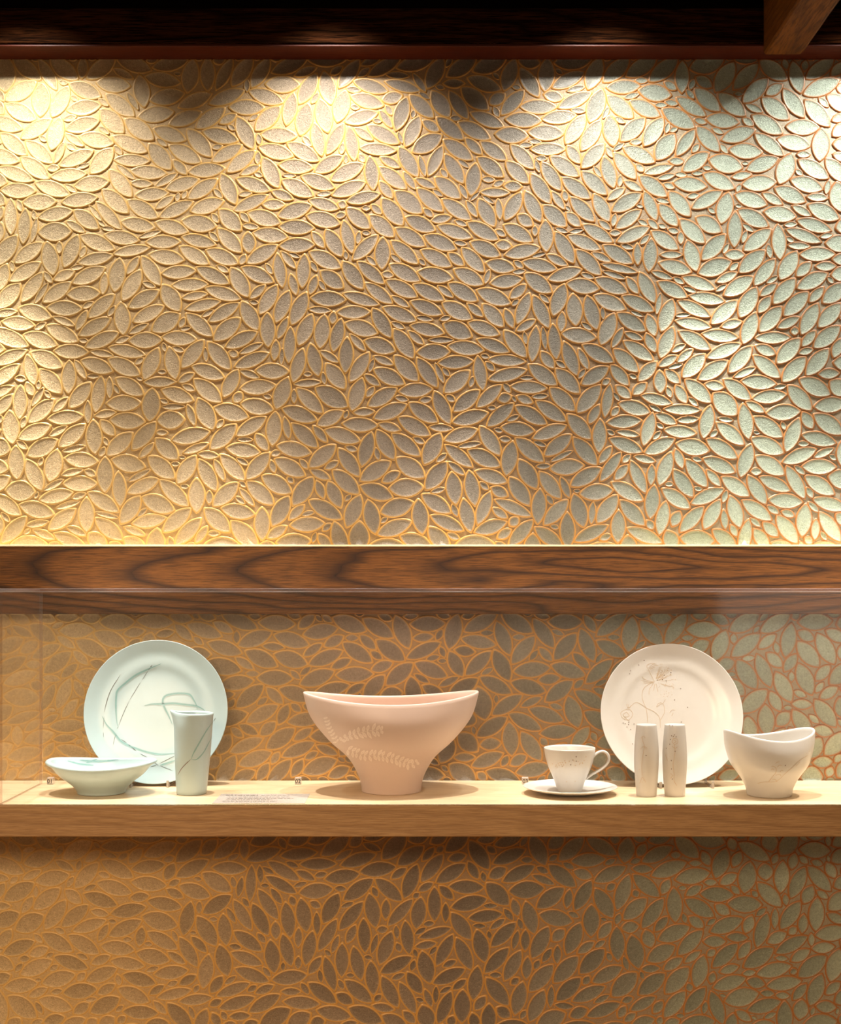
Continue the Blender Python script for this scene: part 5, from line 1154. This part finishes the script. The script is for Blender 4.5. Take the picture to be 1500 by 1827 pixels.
for w, ln in ((1.3, [(400, 340), (370, 390), (320, 470), (285, 550), (262, 630), (247, 700)]), (.6, [(244, 742), (235, 860)]), (.6, [(236, 890), (240, 940)]),
              (1.5, [(705, 248), (668, 298)]), (.8, [(664, 304), (610, 390)]), (.8, [(593, 412), (540, 500), (492, 578)]), (.9, [(483, 595), (430, 710), (385, 825)]),
              (.7, [(380, 840), (368, 858)]), (.7, [(362, 900), (345, 950), (330, 1025)]), (.9, [(358, 915), (395, 950)]), (1.2, [(410, 960), (460, 995)]), (1.4, [(470, 1003), (550, 1070)]),
              (.8, [(587, 1097), (655, 1130)]), (.8, [(722, 1180), (765, 1210)]), (.8, [(780, 1212), (900, 1260)]), (.9, [(925, 1115), (775, 1190)]), (.8, [(745, 1205), (688, 1223)]), (.9, [(1312, 752), (1290, 790)])):
    Ink().stroke(s1, ln, 0.0011 * w, step=10).build('ink_line', M['ink'], p1)

p2, W2, F2 = plate('dinner_plate', 'warm white dinner plate with fine gold flower drawing leaning at the right', (0.4806, -0.097, SHZ + 0.0045), 0.1362, 0.016, 0.080, R(13.5), M['white'])
s2 = Surf(W2, F2, 5.556, 1070, 1155)
g = Ink()
for ln in ([(475, 745), (460, 620), (430, 540), (417, 470), (440, 400), (520, 345)], [(455, 600), (400, 560), (350, 548), (300, 590)],
           [(455, 600), (540, 640), (590, 700), (600, 800)], [(600, 720), (640, 640), (622, 560), (560, 590)], [(622, 560), (650, 515)], [(560, 590), (575, 560), (610, 545)],
           [(690, 650), (715, 620), (745, 625)], [(710, 680), (725, 650)],
           [(265, 560), (275, 600), (300, 590)], [(285, 565), (280, 605)], [(310, 575), (290, 605)],
           [(255, 615), (205, 650), (225, 700), (285, 720), (325, 665), (300, 620), (255, 615)], [(265, 640), (230, 665), (250, 690), (290, 680), (265, 640)], [(240, 690), (290, 730)],
           [(540, 345), (450, 320), (415, 290)], [(530, 350), (440, 335), (405, 325)], [(530, 352), (460, 355), (430, 350)], [(530, 355), (490, 420), (485, 470)], [(545, 360), (530, 430)], [(555, 360), (575, 440)], [(540, 340), (500, 260), (475, 215)],
           [(470, 210), (465, 180), (500, 160), (545, 158)], [(480, 205), (520, 170), (560, 165)], [(490, 210), (530, 185), (580, 175)], [(500, 215), (545, 195)]):
    g.stroke(s2, ln, 0.0008, step=8, taper=False)
rr = random.Random(4)
for k in range(46):
    a = R(rr.uniform(-75, 20)); L = rr.uniform(90, 215)
    x, y = 545 + L * math.cos(a) * 0.95, 345 + L * math.sin(a)
    if k < 24: g.stroke(s2, [(545 + (x - 545) * .35, 345 + (y - 345) * .35), (545 + (x - 545) * .7, 350 + (y - 345) * .68), (x, y)], 0.0006, step=12, taper=False)
    g.dot(s2, (x + rr.uniform(-14, 14), y + rr.uniform(-14, 14)), rr.uniform(.0005, .0009))
for k in range(26):
    g.dot(s2, (rr.uniform(580, 740), rr.uniform(350, 500)), rr.uniform(.0004, .0008))
g.build('gold_flower', M['gold'], p2, True)
g = Ink()
for q in ((437, 130), (385, 175), (303, 232), (293, 262), (703, 250), (637, 277), (568, 325), (620, 320), (655, 333), (800, 410), (740, 522), (868, 595), (807, 740), (230, 750), (285, 743), (250, 757), (283, 765), (268, 790), (305, 815), (323, 957), (338, 760)):
    g.dot(s2, q, 0.0010)
g.build('gold_dots', M['gold_dot'], p2, True)

# --- clear easels under the plates
def stand(x, y, half, label):
    e = thing('plate_stand', (x, y, SHZ), label, 'plate stand')
    for sx in (-1, 1):
        bm = bmesh.new()
        # an L shaped prong: foot on the shelf, short lip in front of the rim, tall back
        out = [(-0.016, 0.0), (0.052, 0.0), (0.058, 0.075), (0.053, 0.075), (0.046, 0.0042), (-0.004, 0.0042), (-0.012, 0.013), (-0.016, 0.013)]
        a = [bm.verts.new((sx * half - 0.002, p, q)) for p, q in out]
        b = [bm.verts.new((sx * half + 0.002, p, q)) for p, q in out]
        bm.faces.new(a); bm.faces.new(b[::-1])
        for i in range(len(out)):
            j = (i + 1) % len(out)
            bm.faces.new((a[j], a[i], b[i], b[j]))
        bmesh.ops.recalc_face_normals(bm, faces=bm.faces)
        bm_obj('prong', bm, M['acrylic_block'], e)
    bm_obj('crossbar', box_bm(-half - 0.002, half + 0.002, 0.049, 0.053, 0.012, 0.020, 0.0006, 1), M['acrylic_block'], e)
    return e
stand(-0.5130, -0.0815, 0.0352, 'small clear acrylic plate stand under the celadon plate')
stand(0.5005, -0.0955, 0.0490, 'small clear acrylic plate stand under the white plate')

# --- celadon pitcher
PL = Vector((-0.4200, -0.168, SHZ))
def pitcher():
    n = 64
    H = 0.1500
    def rad(t): return 0.0272 + (0.0362 - 0.0272) * t ** 0.9 + 0.0006 * math.sin(math.pi * t)
    def ring(z, off, spread=1.0):
        t = z / H
        r = rad(t) - off
        cx = 0.0040 * t
        out = []
        s = max(0.0, (t - 0.80) / 0.20) ** 1.6
        for i in range(n):
            a = 2 * math.pi * i / n
            x, y = r * math.cos(a), r * math.sin(a)
            k = math.cos(a)
            lip = max(0.0, -k) ** 7
            if s > 0:
                y *= 1 - s * 0.42 * max(0.0, -k) ** 1.2
                x -= s * lip * 0.0075
            zz = z + s * (lip * 0.0030 - 0.0018 * max(0, k) - 0.0015 * abs(math.sin(a)))
            out.append((x + cx, y, zz))
        return out
    R_ = [ring(0.0012, 0.004), ring(0.0, 0.0015), ring(0.001, 0.0)]
    R_ += [ring(H * k / 22, 0) for k in range(1, 22)]
    R_ += [ring(H - 0.002, -0.0006), ring(H, 0.0006), ring(H + 0.0007, 0.0022), ring(H, 0.0040), ring(H - 0.0025, 0.0052)]
    R_ += [ring(H * k / 22, 0.0052) for k in range(20, 1, -2)]
    R_ += [ring(0.006, 0.006), ring(0.005, 0.018)]
    return loft(R_)
pv, pf = pitcher()
pit = thing('pitcher', PL, 'slim pale celadon pitcher with a pinched spout in front of the plate', 'pitcher')
mesh_obj('body', pv, pf, M['celadon'], pit)
sp = Surf(place(pv, PL), pf, 5.357, 140, 1140)
for w, ln in ((0.0036, [(1283, 790), (1220, 880), (1150, 1000), (1095, 1100), (1078, 1150)]), (0.0034, [(1080, 1153), (1130, 1150), (1190, 1090), (1240, 1000), (1277, 925)])):
    Ink().stroke(sp, ln, w, soft=True).build('brush_stroke', M['teal_wash'], pit)
Ink().stroke(sp, [(1072, 1152), (1030, 1190), (985, 1240), (948, 1302)], 0.0014).build('ink_line', M['rust'], pit)

# --- cup and saucer
SL = Vector((0.2745, -0.168, SHZ))
sprof = [(0.030, 0.0010), (0.0345, 0.0), (0.0365, 0.0008), (0.046, 0.0030), (0.066, 0.0072), (0.080, 0.0108), (0.0850, 0.0126), (0.0858, 0.0136), (0.0850, 0.0146), (0.079, 0.0130), (0.064, 0.0092), (0.048, 0.0062), (0.036, 0.0052), (0.030, 0.0042), (0.010, 0.0040)]
v, f = lathe(catmull(sprof, 2), 80)
sauc = thing('saucer', SL, 'plain warm white saucer holding the cup', 'saucer')
mesh_obj('body', v, f, M['white'], sauc)
CL = Vector((0.2733, -0.170, SHZ + 0.0046))
cprof = [(0.0205, 0.0), (0.0224, 0.0006), (0.0236, 0.0050), (0.0274, 0.0172), (0.0332, 0.0312), (0.0398, 0.0466), (0.0443, 0.0622), (0.0469, 0.0792)]
cp = catmull(cprof, 3)
cin = [(0.0466, 0.0800), (0.0458, 0.0801), (0.0449, 0.0790)] + [(a - 0.0022, z + 0.001) for a, z in reversed(cp[4:-1])] + [(0.0180, 0.0042), (0.004, 0.0040)]
v, f = lathe([(0.019, 0.0012)] + cp + cin, 64)
cup = thing('coffee_cup', CL, 'warm white coffee cup with gold speckles and a loop handle on the saucer', 'cup')
mesh_obj('body', v, f, M['white'], cup)
def cz(zy): return 0.374 - (248 + zy / 7.895) * 1.0296e-3 - 0.0046
path = [((zx - 755) * .1304e-3, cz(zy)) for zx, zy in ((1085, 392), (1112, 362), (1160, 328), (1228, 313), (1290, 355), (1306, 425), (1270, 500), (1185, 570), (1080, 630), (1010, 678), (975, 705))]
path = catmull(path, 5)
hr = []
for i, (x, z) in enumerate(path):
    a, b = path[max(0, i - 1)], path[min(len(path) - 1, i + 1)]
    t = Vector((b[0] - a[0], b[1] - a[1])).normalized()
    nx, nz = -t.y, t.x
    ring = []
    for k in range(12):
        g_ = 2 * math.pi * k / 12
        ring.append((x + nx * 0.0024 * math.cos(g_), 0.0050 * math.sin(g_), z + nz * 0.0024 * math.cos(g_)))
    hr.append(ring)
hv, hf = loft(hr)
mesh_obj('handle', hv, hf, M['white'], cup)
sc = Surf(place(v, CL), f, 7.895, 920, 1300)
g = Ink()
for q in ((690, 453), (752, 460), (803, 440), (875, 465), (960, 447), (935, 480), (895, 500), (838, 518), (675, 510), (655, 530), (610, 515), (570, 512), (520, 495), (625, 480), (655, 478), (600, 490), (715, 748), (835, 742), (940, 490), (640, 505), (985, 395), (560, 530), (585, 540), (700, 480), (820, 455), (905, 485)):
    g.dot(sc, q, 0.0011)
g.build('gold_speckles', M['gold'], cup, True)
g = Ink()
for q in ((850, 395), (850, 458), (773, 508), (803, 442)): g.dot(sc, q, 0.0011)
g.build('gold_dots', M['gold_dot'], cup, True)

# --- salt and pepper shakers
def shaker_mesh():
    pr = [(0.0155, 0.0012), (0.0172, 0.0), (0.0182, 0.0012), (0.0196, 0.018), (0.0213, 0.042), (0.0223, 0.066), (0.0217, 0.090), (0.0200, 0.112), (0.0186, 0.1255), (0.0180, 0.1285), (0.0168, 0.1296), (0.010, 0.1302), (0.002, 0.1303)]
    return lathe(catmull(pr, 3), 48)
SV, SF_ = shaker_mesh()
def shaker(loc, label):
    t = thing('salt_shaker', loc, label, 'shaker', 'tall white shakers')
    mesh_obj('body', SV, SF_, M['white'], t)
    return t, Surf(place(SV, loc), SF_, 5.556, 1070, 1155)
L1 = Vector(((1153 - 750) * 1.0171e-3, -0.194, SHZ)); L2 = Vector(((1203.4 - 750) * 1.0180e-3, -0.192, SHZ))
sh1, ss = shaker(L1, 'tall warm white shaker with faint grey stem drawing, beside the cup')
g = Ink()
for ln in ([(420, 880), (425, 930), (440, 980), (425, 1080), (415, 1180), (420, 1270)], [(400, 1010), (430, 985), (462, 1010)], [(440, 980), (470, 1000)], [(400, 1335), (420, 1290), (450, 1325)], [(410, 900), (430, 880), (450, 900)]):
    g.stroke(ss, ln, 0.0008, taper=False)
for q in ((400, 1340), (420, 1335), (450, 1333), (405, 1320), (393, 1210), (375, 1275), (435, 1315)): g.dot(ss, q, 0.0008)
g.build('gold_stem', M['gold'], sh1, True)
Ink().dot(ss, (458, 1072), 0.0011).build('gold_dots', M['gold_dot'], sh1)
sh2, ss = shaker(L2, 'tall warm white shaker with dark gold dots and flower stem, beside the boat bowl')
g = Ink()
for ln in ([(745, 1035), (735, 1100), (725, 1160), (735, 1250), (735, 1320), (760, 1370)], [(725, 900), (765, 910), (770, 945), (740, 960), (715, 935), (730, 905)], [(735, 920), (755, 935), (735, 945)], [(715, 980), (745, 1000), (770, 985)], [(700, 1250), (720, 1270), (700, 1300)], [(650, 1060), (670, 1120)], [(740, 960), (745, 1030)]):
    g.stroke(ss, ln, 0.0009, taper=False)
g.build('gold_stem', M['gold'], sh2, True)
g = Ink()
for q in ((710, 877), (738, 868), (728, 882), (755, 887), (700, 912), (693, 960), (660, 1000), (745, 1030), (708, 1122), (710, 1205), (718, 1305)): g.dot(ss, q, 0.0010)
g.build('gold_dots', M['gold_dot'], sh2, True)
g = Ink()
for q in ((690, 772), (748, 770), (720, 778)): g.dot(ss, q, 0.0010)
g.build('pour_holes', M['gold_dot'], sh2, True)

# --- white boat bowl
WL = Vector((0.6345, -0.187, SHZ))
prof = [(0.0392, 0.0), (0.0412, 0.0090), (0.0440, 0.0180), (0.0502, 0.0302), (0.0590, 0.0428), (0.0706, 0.0585), (0.0770, 0.0740), (0.0832, 0.0960), (0.0858, 0.1200)]
v, f = saddle_bowl(prof, 0.72, 0.0165, R(14), 0.0040)
wb_ = thing('boat_bowl', WL, 'warm white bowl with high pointed ends and gold vine, at the right end', 'bowl')
mesh_obj('body', v, f, M['white'], wb_)
sw = Surf(place(v, WL), f, 6.522, 1270, 1285)
g = Ink()
for ln in ([(530, 735), (600, 718), (680, 718), (740, 715)], [(660, 715), (700, 660), (740, 610), (745, 560), (710, 535), (690, 540)], [(745, 715), (800, 670), (850, 620), (930, 550), (1000, 480), (1060, 440), (1115, 408)],
           [(740, 640), (790, 630), (800, 650)], [(740, 500), (760, 488), (785, 482)], [(760, 545), (780, 525), (810, 525)], [(690, 580), (700, 565), (720, 575)], [(790, 605), (805, 585), (830, 590)], [(700, 690), (735, 690), (755, 715)]):
    g.stroke(sw, ln, 0.0010, taper=False)
for q in ((1160, 295), (1150, 345), (1165, 300), (1180, 290), (1155, 320), (1130, 360), (1095, 390), (980, 530), (1000, 510), (985, 518), (1010, 498), (1015, 490)): g.dot(sw, q, 0.0009)
g.build('gold_vine', M['gold'], wb_, True)
Ink().dot(sw, (852, 526), 0.0011).build('gold_dots', M['gold_dot'], wb_)

# ------------------------------------------------------------------ number blocks and the label strip
def text_mesh(txt, size):
    cu = bpy.data.curves.new('t', 'FONT')
    cu.body = txt; cu.size = size; cu.offset = size * 0.022; cu.align_x = 'CENTER'
    ob = bpy.data.objects.new('t', cu)
    C.objects.link(ob)
    dg = bpy.context.evaluated_depsgraph_get()
    me = bpy.data.meshes.new_from_object(ob.evaluated_get(dg))
    C.objects.unlink(ob); bpy.data.objects.remove(ob); bpy.data.curves.remove(cu)
    me.materials.clear()
    return me
def number_block(px, txt, label):
    y = -0.050
    x = (px - 750) * (DW + y - 0.006) / F
    t = thing('number_block', (x, y, SHZ), label, 'number block', 'numbered acrylic blocks')
    bm_obj('block', box_bm(-0.0062, 0.0062, -0.006, 0.006, 0.0, 0.0128, 0.0009, 2), M['acrylic_block'], t)
    me = text_mesh(txt, 0.0108)
    me.materials.append(M['print_black'])
    o = bpy.data.objects.new('number', me); C.objects.link(o)
    o.parent = t
    o.location = (0, -0.00625, 0.0026)
    o.rotation_euler = (R(90), 0, 0)
    bm_obj('dark_bottom_edge', box_bm(-0.0055, 0.0055, -0.0063, -0.0061, 0.0007, 0.0014), M['print_black'], t)  # dark strip along the bottom edge of the block
number_block(89, '01', 'small clear block numbered 01 on the shelf behind the celadon dish')
number_block(531.5, '02', 'small clear block numbered 02 on the shelf left of the pink bowl')
number_block(937, '03', 'small clear block numbered 03 on the shelf behind the saucer')

LBL = Vector((-0.283, -0.229, SHZ))
lab = thing('label_strip', LBL, 'translucent printed label strip lying on the shelf left of the pink bowl', 'label')
bm_obj('film', box_bm(-0.081, 0.081, -0.053, 0.053, 0.0002, 0.0008), M['film'], lab)
rows = Ink()
rr = random.Random(9)
def bars(y, x0, x1, h, mat_rows):
    x = x0
    while x < x1:
        w = rr.uniform(0.003, 0.010)
        k = len(mat_rows.v)
        for a, b in ((x, y), (min(x + w, x1), y), (min(x + w, x1), y + h), (x, y + h)):
            mat_rows.v.append(LBL + Vector((a, b, 0.00095))); mat_rows.e.append(1.0)
        mat_rows.f.append((k, k + 1, k + 2, k + 3))
        x += w + 0.0016
ttl = Ink()
bars(0.034, -0.070, -0.012, 0.0060, ttl)
ttl.build('title_line', M['print_grey'], lab, True)
for y, a, b in ((0.035, -0.006, 0.045), (0.014, -0.062, 0.050), (-0.001, -0.062, 0.056), (-0.016, -0.062, 0.020), (-0.034, -0.066, 0.030)):
    bars(y, a, b, 0.0030, rows)
rows.build('text_lines', M['print_grey'], lab, True)
